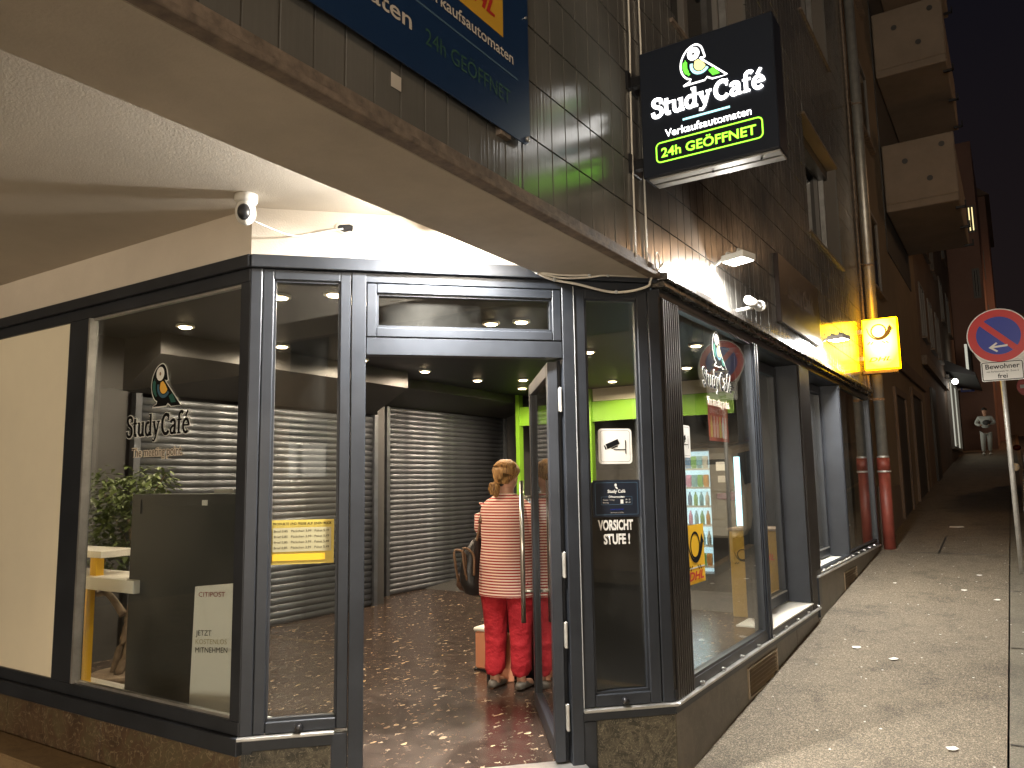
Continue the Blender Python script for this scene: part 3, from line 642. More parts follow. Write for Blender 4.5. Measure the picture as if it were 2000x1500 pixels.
# dark blind behind the entrance side window, black lower film
# the open door leaf
HX, HY = -2.305, 4.095; dv = Vector((-.605, .797)).normalized(); FD = ((HX, HY), (dv.x, dv.y), (dv.y, -dv.x))
LW = 1.18; BR = 'clad'
door = part(bld, 'door', MB(FD).box(0, .085, -.062, 0, -.085, 2.235).box(LW-.085, LW, -.062, 0, -.085, 2.235).box(.085, LW-.085, -.062, 0, -.085, .02).box(.085, LW-.085, -.062, 0, 2.15, 2.235), 'frame', bevel=.004)
part(door, 'pane', MB(FD).box(.085, LW-.085, -.036, -.028, .02, 2.15), 'glass')
part(door, 'glazing_bead', MB(FD).box(.085, .1, -.05, -.012, .02, 2.15).box(LW-.1, LW-.085, -.05, -.012, .02, 2.15), 'frame_dark')
hb = MB(FD); hu = LW-.055
hb.tube([hb.pt(hu, -.135, .50), hb.pt(hu, -.135, 1.52)], .017, 12)
for z in (.72, 1.40): hb.tube([hb.pt(hu, -.13, z), hb.pt(hu, -.05, z)], .010, 8)
part(door, 'pull_handle', hb, 'steel', smooth=True)
hb = MB(FD)
hb.tube([hb.pt(hu, .075, .50), hb.pt(hu, .075, 1.52)], .017, 12)
for z in (.72, 1.40): hb.tube([hb.pt(hu, .075, z), hb.pt(hu, -.01, z)], .010, 8)
part(door, 'pull_handle', hb, 'steel', smooth=True)
for z in (.16, .62, 1.02, 2.0):
    part(door, 'hinge', MB(FD).box(-.012, .026, .002, .016, z-.07, z+.07).tube([MB(FD).pt(-.008, .014, z-.075), MB(FD).pt(-.008, .014, z+.075)], .010, 8), 'galv', bevel=.003)
dd = Draw((MB(FD).pt(.62, -.026, 1.35)), (-dv.x, -dv.y, 0), (0, 0, 1))
lg = part(door, 'door_logo', serif_word(dd, 'Study Café', -.28, .0, .085, width=.5), 'sign_ink')

# C: street wall
part(bld, 'gutter_rail', MB(FC).box(4.51, 12.80, -.02, .075, 2.752, 2.80), 'rail_metal', bevel=.006)
part(bld, 'header_rail', MB(FC).box(4.53, 12.78, -.06, .045, 2.715, 2.749), 'rail_metal', bevel=.004)
part(bld, 'header_frame', MB(FC).box(4.552, 12.76, -.06, .0, 2.655, 2.713), FR, bevel=.004)
mb = MB(FC).box(4.552, 4.868, -.06, -.004, .205, 2.654)
for k in range(8):
    u = 4.585+k*.036; mb.box(u, u+.020, -.004, .009, .206, 2.653)
part(bld, 'ribbed_cladding', mb, 'clad', bevel=.003)
def fixed(u0, u1, z0, z1):
    f = part(bld, 'window', MB(FC).box(u0, u0+.02, -.055, -.004, z0, z1).box(u1-.02, u1, -.055, -.004, z0, z1).box(u0+.02, u1-.02, -.055, -.004, z0, z0+.018).box(u0+.02, u1-.02, -.055, -.004, z1-.02, z1), FR)
    part(f, 'pane', MB(FC).box(u0+.02, u1-.02, -.034, -.028, z0+.018, z1-.02), 'glass'); return f
fixed(4.868, 6.575, .272, 2.655)
mb = MB(FC).box(6.577, 6.722, -.10, .004, .20, 2.654).box(6.60, 6.632, .004, .016, .206, 2.65).box(6.665, 6.70, .004, .016, .206, 2.65)
part(bld, 'mullion', mb, FR, bevel=.004)
part(bld, 'bottom_rail', MB(FC).box(4.552, 8.48, -.055, .002, .205, .270), FR, bevel=.003)
part(bld, 'sill', MB(FC).box(4.548, 8.50, -.02, .03, .186, .203), 'alu', bevel=.003)
part(bld, 'plinth_frame', MB(FC).box(4.56, 8.50, -.06, .0, .133, .184), FR)
for k in range(9):
    u = 4.98+k*.43; p = MB(FC); part(bld, 'sill_bolt', p.tube([p.pt(u, .0, .222), p.pt(u, .028, .222)], .011, 8), 'alu')
# window with deep reveal and sash
def reveal(u0, u1, z0, name, split, u_s=None):
    part(bld, 'deep_sill', MB(FC).box(u0+.002, u1-.002, -.30, .012, z0-.006, z0+.006), 'white')
    part(bld, 'reveal_lining', MB(FC).box(u1-.022, u1-.001, -.30, -.005, z0+.01, 2.65), FR)
    if u_s is None: part(bld, 'reveal_lining', MB(FC).box(u0+.001, u0+.02, -.30, -.005, z0+.01, 2.65), FR)
    else:
        q_ = MB(FC); part(bld, 'return_pane', q_.prism([q_.pt(u0+.002, -.102, z0+.01), q_.pt(u_s+.01, -.25, z0+.01), q_.pt(u_s+.014, -.244, z0+.01), q_.pt(u0+.006, -.096, z0+.01)], (0, 0, 2.64-z0)), 'glass')
    part(bld, 'reveal_soffit', MB(FC).box(u0, u1, -.30, -.05, 2.652, 2.70), FR)
    d = -.215
    edges = [u_s or u0+.02]+split+[u1-.022]
    for a, b in zip(edges, edges[1:]):
        w = .085; wl = .03 if u_s else w
        f = part(bld, 'window', MB(FC).box(a, a+wl, d-.07, d, z0+.02, 2.64).box(b-w, b, d-.07, d, z0+.02, 2.64).box(a+wl, b-w, d-.07, d, z0+.02, z0+.13).box(a+wl, b-w, d-.07, d, 2.54, 2.64), FR, bevel=.006)
        part(f, 'pane', MB(FC).box(a+wl, b-w, d-.04, d-.034, z0+.13, 2.54), 'glass')
        part(f, 'groove', MB(FC).box(b-.03, b-.022, d, d+.004, z0+.03, 2.63), 'frame_dark')
        part(f, 'sash_ledge', MB(FC).box(a+w, b-w, d-.005, d+.012, z0+.12, z0+.132), 'alu')
reveal(6.724, 8.222, .272, 'window', [], 7.02)
mb = MB(FC).box(8.224, 8.706, -.10, -.002, .205, 2.654)
for k in range(12):
    u = 8.25+k*.0375; mb.box(u, u+.020, -.002, .009, .56 if u > 8.45 else .206, 2.653)
part(bld, 'ribbed_pier', mb, 'clad', bevel=.003)
reveal(8.708, 10.40, .53, 'window', [9.62])
part(bld, 'mullion', MB(FC).box(10.402, 10.46, -.10, .004, .52, 2.654), FR, bevel=.004)
fixed(10.462, 12.66, .575, 2.655)
part(bld, 'end_post', MB(FC).box(12.662, 12.78, -.1, .01, .50, 2.654), FR, bevel=.004)
part(bld, 'bottom_rail', MB(FC).box(8.52, 12.66, -.055, .002, .512, .56), FR, bevel=.003)
part(bld, 'sill', MB(FC).box(8.50, 12.79, -.02, .03, .490, .508), 'alu', bevel=.003)
part(bld, 'step_trim', MB(FC).box(8.484, 8.512, -.05, .018, .10, .49), FR, bevel=.003)
for k in range(9):
    u = 8.8+k*.43; p = MB(FC); part(bld, 'sill_bolt', p.tube([p.pt(u, .0, .538), p.pt(u, .028, .538)], .011, 8), 'alu')
def slab(u0, u1, z1): part(bld, 'plinth_slab', MB(FC).box(u0+.003, u1-.003, -.06, -.004, -.45+.083*(u0-4), z1), 'stone_plain', bevel=.002)
for a, b in ((4.552, 6.0), (6.84, 7.56), (7.56, 8.48)): slab(a, b, .131)
part(bld, 'plinth_slab', MB(FC).box(6.0, 6.84, -.06, -.004, .10, .131), 'stone_plain')
part(bld, 'plinth_slab', MB(FC).box(6.0, 6.84, -.06, -.004, -.4, -.12), 'stone_plain')
for a, b in ((8.512, 9.96), (10.80, 11.9), (11.9, 12.78)): slab(a, b, .488)
part(bld, 'plinth_slab', MB(FC).box(9.96, 10.80, -.06, -.004, .39, .488), 'stone_plain')
part(bld, 'plinth_slab', MB(FC).box(9.96, 10.80, -.06, -.004, -.1, .175), 'stone_plain')
for u0, z0, z1 in ((6.0, -.12, .10), (9.96, .175, .39)):
    g = part(bld, 'vent_grille', MB(FC).box(u0, u0+.84, -.03, .006, z1-.014, z1).box(u0, u0+.84, -.03, .006, z0, z0+.014).box(u0, u0+.018, -.03, .006, z0+.014, z1-.014).box(u0+.822, u0+.84, -.03, .006, z0+.014, z1-.014), 'vent')
    part(g, 'backing', MB(FC).box(u0+.01, u0+.83, -.06, -.05, z0, z1), 'black')
    for k in range(6):
        z = z0+.03+k*(z1-z0-.04)/6; q = MB(FC); part(g, 'slat', q.prism([q.pt(u0+.018, -.03, z+.012), q.pt(u0+.018, .002, z-.004), q.pt(u0+.018, .004, z), q.pt(u0+.018, -.03, z+.017)], Vector((0, .804, 0))), 'vent')
# party post and cables on the upper wall
mb = MB()
for x_, y_, s_ in ((XC+.012, 4.19, 1), (XC+.012, 4.36, 1)):
    pts = [(x_+.004*math.sin(k*1.7), y_+.018*math.sin(k*.9+y_), 2.82+k*.35) for k in range(16)]; mb.tube(pts, .006, 6)
part(bld, 'wall_cable', mb, 'cable', smooth=True)

# entrance cables (a loose bundle slung below the beam)
cb = thing('cable_bundle', 'loose grey cables sagging from the beam end above the entrance side window', 'cables', (-2.2, 4.1, 2.7))
qf = MB(FB)
def B3(u, d, z): return qf.pt(u, d, z)
runs = [[(1.60, .05, 2.80), (1.66, .05, 2.76), (1.75, .05, 2.725), (1.90, .06, 2.700), (2.05, .06, 2.668), (2.15, .06, 2.658), (2.26, .06, 2.672), (2.36, .06, 2.705), (2.38, .05, 2.735), (2.40, .05, 2.80)],
        [(1.60, .05, 2.80), (1.70, .06, 2.762), (1.85, .06, 2.752), (1.98, .06, 2.760)],
        [(1.68, .05, 2.76), (1.80, .06, 2.735), (1.95, .06, 2.742), (2.10, .06, 2.765), (2.28, .06, 2.768), (2.42, .05, 2.80), (2.47, .05, 2.86)]]
for i, rn in enumerate(runs):
    pts = smooth_pts([B3(*p) for p in rn], 4)
    part(cb, 'cable', MB().tube(pts, .0065 if i else .008, 6), 'cable', smooth=True)
for p in ((1.655, .052, 2.765), (1.76, .055, 2.724), (2.15, .06, 2.66), (1.98, .06, 2.76), (2.10, .06, 2.765)):
    part(cb, 'cable_tie', MB().ball(B3(*p), .013, 8, 5), 'seal_light')
tag(link('wire_loop', MB().tube([(XC+.03, 4.47+.035*math.sin(t/10*6.28), 2.86+.06*math.cos(t/10*6.28)) for t in range(11)], .005, 6).mesh('wire_loop'), 'cable', smooth=True), 'small wire loop hanging at the corner where the gutter rail begins', 'cable')

# ================================================================== LAMPS ON THE FACADE
def flood(label, loc, face, power, wall, arm):
    t = thing('floodlight', label, 'floodlight', loc, 'floodlights over the shop windows')
    L = Vector(loc); f = Vector(face).normalized()
    a = f.cross(Vector((0, 0, 1))).normalized(); b = a.cross(f).normalized()
    def bx(w, h, d0, d1, m, nm, par=t, bev=.006):
        mb = MB(); P = [L+a*sx_*w/2+b*sz*h/2+f*d0 for sx_, sz in ((-1, -1), (1, -1), (1, 1), (-1, 1))]; mb.prism(P, f*(d1-d0)); return part(par, nm, mb, m, bevel=bev)
    body = bx(.20, .15, -.05, 0, 'sign_white', 'housing'); bx(.17, .12, .001, .004, 'e_lamp', 'led_panel', bev=0)
    for s in (-1, 1): part(body, 'cooling_fin', MB().prism([L+a*s*.05+b*.07-f*.05, L+a*s*.05-b*.07-f*.05, L+a*s*.05-b*.06-f*.075, L+a*s*.05+b*.06-f*.075], a*.01), 'sign_white')
    part(t, 'bracket', MB().tube([L-f*.03, L-f*.05+Vector(arm)*.5, Vector(loc)+Vector(arm)], .012, 8).ball(Vector(loc)+Vector(arm), .035, 10, 6), 'sign_white', smooth=True)
    lamp('led_light', t, 'AREA', L+f*.012, L+f, power, (1.0, .965, .90), .16, sy=.11)
    if wall: lamp('diffuse_spill', t, 'POINT', L+f*.035, L+f, wall, (1.0, .965, .90), .03)
    return t
flood('white floodlight glaring on the cream wall over the entrance door', (-2.58, 3.40, 2.985), (.12, -.34, -.85), 170, 42, (-.10, .13, .03))
flood('white floodlight on the tiled wall over the first street window', (-1.60, 5.58, 3.09), (-.02, -.05, -1), 100, 14, (-.21, 0, -.02))
flood('farther white floodlight near the yellow lightbox', (-1.60, 9.40, 3.06), (-.02, -.05, -1), 95, 14, (-.21, 0, -.02))
wc = thing('wall_camera', 'white bullet camera on the gutter rail between two floodlights', 'camera', (-1.70, 6.35, 2.83))
part(wc, 'camera_body', MB().tube([(-1.66, 6.0, 2.89), (-1.66, 6.30, 2.90)], .034, 12), 'sign_white', smooth=True)
part(wc, 'camera_cap', MB().tube([(-1.66, 6.31, 2.90), (-1.66, 6.36, 2.91)], .046, 12), 'sign_white', smooth=True)
part(wc, 'camera_foot', MB().tube([(XC, 6.2, 2.86), (-1.68, 6.2, 2.87)], .014, 8), 'sign_white')

dc = thing('dome_camera', 'white security camera with black lens at the corner of the recess ceiling', 'camera', (-3.40, 2.66, 3.09))
cl = Vector((-3.43, 2.67, 3.095))
mb = MB().rings([[(cl.x+r_*math.cos(R(18*j)), cl.y+r_*math.sin(R(18*j)), z) for j in range(20)] for r_, z in ((.062, 3.095), (.062, 3.06), (.055, 3.045))])
part(dc, 'mount', mb, 'sign_white', smooth=True)
hd = part(dc, 'camera_head', MB().ball((cl.x+.005, cl.y-.005, 2.995), (.056, .056, .072), 18, 12), 'sign_white', smooth=True)
part(hd, 'lens_face', MB().ball((cl.x+.028, cl.y-.034, 2.985), (.036, .036, .046), 16, 10), 'black', smooth=True)
part(dc, 'wire', MB().tube(smooth_pts([(cl.x-.05, cl.y, 3.09), (cl.x-.09, cl.y+.01, 3.06), (cl.x-.085, cl.y+.02, 3.02), (cl.x-.04, cl.y, 2.99)], 4), .005, 6), 'sign_white', smooth=True)
wp = smooth_pts([(-3.40, 2.70, 2.95), (-3.37, 2.93, 2.925), (-3.31, 3.035, 2.95), (-3.24, 3.105, 2.975), (-3.185, 3.16, 2.99)], 5)
tag(link('camera_cable', MB().tube(wp, .0045, 6).mesh('camera_cable'), 'sign_white', smooth=True), 'thin white cable running from the dome camera to a hole in the plaster', 'cable')
hole = thing('plaster_hole', 'ragged dark hole broken in the cream plaster beside the dome camera', 'wall hole', (-3.16, 3.2, 3.0))
rndp = [(.05*math.cos(a)*(.7+.5*random.random()), .028*math.sin(a)*(.7+.5*random.random())) for a in [k*6.283/11 for k in range(11)]]
dh = Draw(qf.pt(.52, -.011, 3.0), (FB[1][0], FB[1][1], 0), (0, 0, 1))
part(hole, 'cavity', dh.fill(rndp, .0006), 'black')
mb = MB()
for q in ribbon([(a*1.15, b*1.25) for a, b in rndp], .012, True): mb.poly([dh.P(a, b, .0035) for a, b in q])
part(hole, 'broken_rim', mb, 'plaster')

# ================================================================== SIGNS
sg = thing('projecting_sign', 'square black illuminated cafe sign with bird, white name and green 24h frame', 'sign', (-1.3, 4.2, 3.28))
sx0, sx1, sz0, sz1 = -1.722, -.932, 3.275, 4.062; sy0, sy1 = 4.15, 4.33
part(sg, 'sign_box', MB().box(sx0, sx1, sy0, sy1, sz0, sz1), 'sign_body', bevel=.006)
part(sg, 'bottom_trim', MB().box(sx0+.03, sx1-.006, sy0+.02, sy0+.085, sz0-.012, sz0-.001).box(sx0+.03, sx1-.006, sy0+.105, sy1-.01, sz0-.012, sz0-.001), 'alu', bevel=.002)
part(sg, 'screw', MB().tube([(-1.33, 4.24, sz0-.02), (-1.33, 4.24, sz0-.01)], .007, 8).tube([(-1.05, 4.22, sz0-.02), (-1.05, 4.22, sz0-.01)], .007, 8), 'black')
for z in (3.93, 3.40):
    part(sg, 'wall_bracket', MB().box(XC-.003, sx0, 4.20, 4.26, z-.03, z+.03).box(XC-.003, XC+.015, 4.15, 4.31, z-.06, z+.06), 'black', bevel=.004)
ds = Draw((0, sy0, 0), (1, 0, 0), (0, 0, 1))
bird(ds, sg, -1.462, 3.775, .232, 'lit')
part(sg, 'lettering', serif_word(ds, 'Study Café', -1.652, 3.632, .112, width=.665, grow=.004, lift=.004), 'e_white')
mb = MB()
for q in ribbon([(-1.464, 3.575), (-1.188, 3.575)], .0125): mb.poly([ds.P(a, b, .003) for a, b in q])
part(sg, 'underline', mb, 'e_cyan')
ds.text(sg, 'Verkaufsautomaten', -1.574, 3.497, .066, 'e_white', bold=.0004, width=.502)
ds.text(sg, '24h GEÖFFNET', -1.603, 3.380, .078, 'e_green', bold=.0016, width=.552)
mb = MB()
for q in ribbon(rrect(-1.632, 3.352, -1.017, 3.470, .026), .0075, True): mb.poly([ds.P(a, b, .003) for a, b in q])
part(sg, 'green_border', mb, 'e_green')

# yellow lightbox
lb = thing('yellow_lightbox', 'glowing yellow lightbox with post horn above red parcel lettering', 'sign', (-1.53, 12.35, 3.05))
part(lb, 'light_box', MB().box(-1.762, -1.297, 12.30, 12.44, 3.048, 3.795), 'e_dhl', bevel=.008)
part(lb, 'back_tray', MB().box(-1.80, -1.34, 12.36, 12.50, 3.00, 3.047), 'edge')
part(lb, 'wall_bracket', MB().box(XC, -1.763, 12.34, 12.40, 3.2, 3.26).box(XC, -1.763, 12.34, 12.40, 3.6, 3.66), 'galv')
dl = Draw((0, 12.298, 0), (1, 0, 0), (0, 0, 1))
def horn(dr, root, cx, cy_, s, m):
    mb = MB()
    for q in ribbon(ring_pts(cx, cy_, .098*s, .098*s, 24), .020*s, True): mb.poly([dr.P(a, b, .003) for a, b in q])
    cur = smooth_pts([(cx-.155*s, cy_+.055*s), (cx-.13*s, cy_-.03*s), (cx-.06*s, cy_-.105*s), (cx+.03*s, cy_-.115*s), (cx+.11*s, cy_-.06*s), (cx+.155*s, cy_+.03*s), (cx+.175*s, cy_+.05*s)], 5)
    ws = [.012*s+.075*s*(i/(len(cur)-1))**1.8 for i in range(len(cur))]
    for q in ribbon(cur, ws): mb.poly([dr.P(a, b, .0034) for a, b in q])
    for k, (a, b) in enumerate(((-.135, -.04), (-.085, -.04), (.045, .04), (.095, .04))):
        for q in ribbon([(cx+(a+b)*s*.9, cy_-.185*s), (cx+a*s*.9, cy_-.150*s)], .014*s): mb.poly([dr.P(c, d, .003) for c, d in q])
    part(root, 'post_horn', mb, m)
part(lb, 'lit_face', MB().box(-1.75, -1.309, 12.2965, 12.2995, 3.06, 3.783), 'e_dhl_face')
dl = Draw((0, 12.295, 0), (1, 0, 0), (0, 0, 1))
horn(dl, lb, -1.545, 3.605, 1.0, 'e_ink')
mb = MB()
dl.text(lb, 'DHL', -1.70, 3.165, .085, 'e_ink', width=.30, bold=.002, shear=.3)
# unlit navy banner on the upper wall
bn = thing('wall_banner', 'navy banner panel with pale vending lettering fixed to the tiled wall', 'sign', (XC, 1.5, 3.05))
BX = XC+.035
dr = Draw((BX, 0, 0), (0, 1, 0), (0, 0, 1))
part(bn, 'panel', MB().prism([(BX-.006, y_, z_) for y_, z_ in rrect(-.9, 3.048, 2.955, 3.90, .05)], (.006, 0, 0)), 'banner_blue', bevel=.0015)
part(bn, 'mounting_rail', MB().box(XC-.001, BX-.007, 2.72, 2.80, 3.03, 3.85), 'edge')
part(bn, 'mounting_rail', MB().box(XC-.001, BX-.007, .6, .68, 3.06, 3.85), 'edge')
part(bn, 'bolt', MB().tube([(BX, 2.92, 3.075), (BX+.014, 2.92, 3.075)], .012, 10), 'alu', smooth=True)
part(bn, 'bolt', MB().tube([(BX, 2.93, 3.68), (BX+.008, 2.93, 3.68)], .006, 8), 'alu')
dr.text(bn, 'Verkaufsautomaten', 1.04, 3.200, .098, 'banner_text', width=1.065, bold=.0012)
dr.text(bn, '24h GEÖFFNET', 2.185, 3.185, .098, 'banner_green', width=.60)
dr.text(bn, 'Verkaufsautomaten', 2.15, 3.392, .075, 'banner_text', width=.665, bold=.001)
part(bn, 'dividing_line', MB().box(BX+.001, BX+.002, 2.06, 2.85, 3.332, 3.340), 'banner_line')
part(bn, 'yellow_field', MB().box(BX+.001, BX+.002, 2.18, 2.735, 3.485, 3.70), 'banner_yellow')
dr.text(bn, 'DHL', 2.40, 3.545, .10, 'banner_red', width=.27, bold=.003, shear=.3, h=.004)
b2n = thing('name_panel', 'dark unlit name panel on the tiled wall between the floodlights', 'sign', (XC, 8.6, 3.0))
part(b2n, 'panel_box', MB().box(XC-.001, XC+.045, 7.50, 9.28, 2.985, 3.66), 'name_panel', bevel=.004)
d2n = Draw((XC+.045, 0, 0), (0, 1, 0), (0, 0, 1), thick=.001)
part(b2n, 'name_lettering', serif_word(d2n, 'Study Café', 7.80, 3.28, .19, width=1.15, lift=.0015), 'banner_text2')
# old adhesive label below the banner
tag(link('adhesive_label', MB().box(XC+.002, XC+.0035, 2.03, 2.085, 2.955, 3.01).mesh('adhesive_label'), 'banner_text'), 'small peeling pale label stuck to the tiles below the navy banner', 'label')

# no parking sign
px_, py_ = -.060, 11.45
np_ = thing('no_parking_sign', 'round blue and red no parking sign over a white residents plate', 'road sign', (px_, py_, gz(py_)))
part(np_, 'pole', MB().tube([(px_+.0, py_+.03, gz(py_)-.1), (px_-.01, py_+.03, 3.55)], .030, 14), 'galv', smooth=True)
dn = Draw((-.072, py_-.004, 3.240), (1, 0, 0), (0, 0, 1), thick=.004)
part(np_, 'back_disc', Draw((-.03, py_+.02, 3.14), (1, 0, 0), (0, 0, 1), thick=.004).fill(ring_pts(0, 0, .335, .335, 48), 0), 'galv')
part(np_, 'sign_rim', dn.fill(ring_pts(0, 0, .345, .345, 48), 0), 'sign_white')
part(np_, 'red_field', dn.fill(ring_pts(0, 0, .332, .332, 48), .0042), 'sign_red')
part(np_, 'blue_field', dn.fill(ring_pts(0, 0, .240, .240, 48), .0084), 'sign_blue')
c45 = math.cos(R(45)); mb = MB()
mb.prism([dn.P(a, b, .0126) for a, b in ((-.20, .15), (-.15, .20), (.20, -.15), (.15, -.20))], dn.n*.003)
part(np_, 'red_slash', mb, 'sign_red')
part(np_, 'white_arrow', MB().prism([dn.P(a, b, .017) for a, b in ((-.10, -.135), (.09, -.12), (.09, -.145), (-.10, -.158))], dn.n*.002).prism([dn.P(a, b, .0172) for a, b in ((-.115, -.148), (-.03, -.085), (-.015, -.10), (-.075, -.148))], dn.n*.002).prism([dn.P(a, b, .0174) for a, b in ((-.115, -.148), (-.075, -.148), (-.015, -.195), (-.03, -.21))], dn.n*.002), 'sign_white')
dp = Draw((-.062, py_-.006, 2.800), (1, 0, 0), (0, 0, 1), thick=.004)
part(np_, 'residents_plate', dp.fill(rrect(-.228, -.132, .228, .118, .02), 0), 'sign_white')
mb = MB()
for q in ribbon(rrect(-.215, -.119, .215, .105, .016), .009, True): mb.poly([dp.P(a, b, .005) for a, b in q])
part(np_, 'plate_border', mb, 'sign_ink')
dp.text(np_, 'Bewohner', 0, .022, .088, 'sign_ink', h=.006, align='CENTER', bold=.001)
dp.text(np_, 'mit Parkausweis Nr. Zone 2', 0, -.022, .030, 'sign_ink', h=.006, align='CENTER')
dp.text(np_, 'frei', 0, -.098, .080, 'sign_ink', h=.006, align='CENTER', bold=.001)

# window graphics -------------------------------------------------
def logo(label, dr, w, sub=True):
    t = thing('window_logo', label, 'window sticker', dr.o, 'bird and name stickers on the glass')
    bird(dr, t, -.115*w, .16*w, .40*w, 'print')
    part(t, 'name_outline', serif_word(dr, 'Study Café', -.5*w, -.11*w, .20*w, grow=.013*w, width=w, lift=.0008), 'sign_white')
    part(t, 'name_lettering', serif_word(dr, 'Study Café', -.5*w, -.11*w, .20*w, width=w, lift=.0035), 'sign_ink')
    dr.text(t, 'The meeting point.', -.40*w, -.30*w, .115*w, 'tan_text', h=.0012, width=.80*w, bold=.007*w)
    dr.text(t, 'The meeting point.', -.40*w, -.30*w, .115*w, 'sign_ink', h=.002, width=.80*w)
    return t
M['tan_text'] = mat('pale_text_edge', (0.70, 0.60, 0.48), 0.6)
logo('black bird and cafe name sticker on the left window beside the cream panel', Draw((-4.44, 2.811+.036, 1.905), (1, 0, 0), (0, 0, 1)), .66)
logo('bird and cafe name sticker on the street window in front of the lime panel', Draw((XC-.024, 5.70, 2.245), (0, 1, 0), (0, 0, 1)), .66)
def camsign(label, dr, w):
    t = thing('camera_notice', label, 'notice', dr.o, 'camera surveillance notices')
    part(t, 'notice_plate', dr.fill(rrect(-w/2, -w/2, w/2, w/2, .1*w), 0), 'sign_white')
    mb = MB()
    for q in ribbon(rrect(-.44*w, -.44*w, .44*w, .44*w, .07*w), .008*w, True): mb.poly([dr.P(a, b, .0022) for a, b in q])
    part(t, 'notice_border', mb, 'sign_ink')
    mb = MB(); rot = lambda a, b: (a*math.cos(R(22))-b*math.sin(R(22)), a*math.sin(R(22))+b*math.cos(R(22)))
    def pg(pts, h): mb.poly([dr.P(a*w, b*w, h) for a, b in pts])
    pg([(rot(a, b)[0]-.08, rot(a, b)[1]+.06) for a, b in ((-.20, -.075), (.20, -.075), (.20, .075), (-.20, .075))], .003)
    pg([(rot(a, b)[0]-.08, rot(a, b)[1]+.06) for a, b in ((-.26, -.07), (-.22, -.07), (-.22, .055), (-.26, .055))], .003)
    pg([(rot(a, b)[0]-.08, rot(a, b)[1]+.06) for a, b in ((-.08, -.12), (.12, -.12), (.12, -.085), (-.08, -.085))], .0031)
    pg([(-.05, -.085), (.30, -.085), (.30, -.11), (-.05, -.11)], .0032)
    pg([(.295, .17), (.32, .17), (.32, -.22), (.295, -.22)], .0033)
    part(t, 'camera_symbol', mb, 'sign_ink'); return t
bvec = (FB[1][0], FB[1][1], 0)
camsign('white video surveillance notice on the glass right of the entrance door', Draw(qf.pt(2.145, -.036, 1.718), bvec, (0, 0, 1)), .215)
camsign('white video surveillance notice cut off by the ribbed cladding on the street window', Draw((XC-.026, 4.95, 1.760), (0, 1, 0), (0, 0, 1)), .215)
op = thing('opening_hours_plate', 'black opening hours plate below the camera notice beside the door', 'notice', qf.pt(2.15, -.03, 1.29))
do = Draw(qf.pt(2.143, -.036, 1.400), bvec, (0, 0, 1))
part(op, 'plate', do.fill(rrect(-.150, -.110, .150, .112, .008), 0), 'sign_body')
mb = MB()
for q in ribbon(rrect(-.135, -.095, .135, .097, .008), .0022, True): mb.poly([do.P(a, b, .0026) for a, b in q])
for q in ribbon(rrect(-.098, -.035, .098, .012, .002), .0018, True): mb.poly([do.P(a, b, .0027) for a, b in q])
part(op, 'plate_lines', mb, 'banner_line')
part(op, 'bird_mark', MB().poly([do.P(a, b, .003) for a, b in ring_pts(-.004, .082, .008, .009, 12)]).poly([do.P(a, b, .003) for a, b in ((-.010, .072), (.004, .072), (.010, .058), (.002, .058))]), 'sign_white')
do.text(op, 'Study Café', 0, .036, .026, 'sign_white', align='CENTER', bold=.0006)
do.text(op, 'Öffnungszeiten', 0, .006, .017, 'sign_white', align='CENTER', bold=.0003)
do.text(op, 'Montag - Freitag', -.088, -.010, .011, 'banner_text')
do.text(op, 'Samstag', -.088, -.026, .011, 'banner_text')
do.text(op, '00 - 24', .088, -.010, .011, 'sign_white', align='RIGHT')
do.text(op, '00 - 24', .088, -.026, .011, 'sign_white', align='RIGHT')
part(op, 'white_chip', MB().poly([do.P(a, b, .003) for a, b in ((.024, -.030), (.042, -.030), (.042, -.006), (.024, -.006))]), 'sign_white')
do.text(op, 'www.studycafe', 0, -.068, .014, 'sign_blue', align='CENTER')
do.text(op, 'Wir freuen uns auf Sie', 0, -.086, .009, 'banner_text', align='CENTER')
vs = thing('step_warning', 'white step warning lettering on the glass right of the door', 'window lettering', qf.pt(2.14, -.03, 1.2))
dvs = Draw(qf.pt(2.128, -.036, 1.2), bvec, (0, 0, 1))
dvs.text(vs, 'VORSICHT', -.108, .015, .082, 'sign_white', width=.222, bold=.003)
dvs.text(vs, 'STUFE !', -.075, -.068, .082, 'sign_white', width=.166, bold=.003)
part(bld, 'black_film', MB(FB).box(1.97, 2.30, -.052, -.049, .28, 1.50), 'black')
ps = thing('parcel_sticker', 'yellow post horn sticker with red lettering on the street window', 'window sticker', (XC, 5.05, 1.0))
dps = Draw((XC-.024, 5.055, 1.02), (0, 1, 0), (0, 0, 1))
part(ps, 'yellow_sheet', dps.fill([(-.175, -.19), (.175, -.19), (.175, .19), (-.175, .19)], 0), 'yellow')
dps.t = .001; horn(dps, ps, .0, .055, .85, 'sign_ink')
part(ps, 'white_line', dps.fill([(-.172, -.092), (.172, -.092), (.172, -.084), (-.172, -.084)], .002), 'sign_white')
dps.text(ps, 'DHL', -.145, -.165, .075, 'sign_red', width=.29, bold=.003, shear=.25, h=.0045)
pp = thing('product_poster', 'yellow price list poster on the narrow window left of the door', 'poster', qf.pt(.34, -.03, 1.1))
dpp = Draw(qf.pt(.300, -.036, 1.200), bvec, (0, 0, 1))
M['poster_tan'] = mat('poster_yellow', (0.55, 0.42, 0.08), 0.6, var=(6, .15)); M['poster_pale'] = mat('poster_pale', (0.42, 0.38, 0.22), 0.6)
part(pp, 'sheet', dpp.fill([(-.170, -.118), (.173, -.118), (.173, .122), (-.170, .122)], 0), 'poster_tan')
part(pp, 'price_table', dpp.fill([(-.155, -.050), (.158, -.050), (.158, .080), (-.155, .080)], .0022), 'poster_pale')
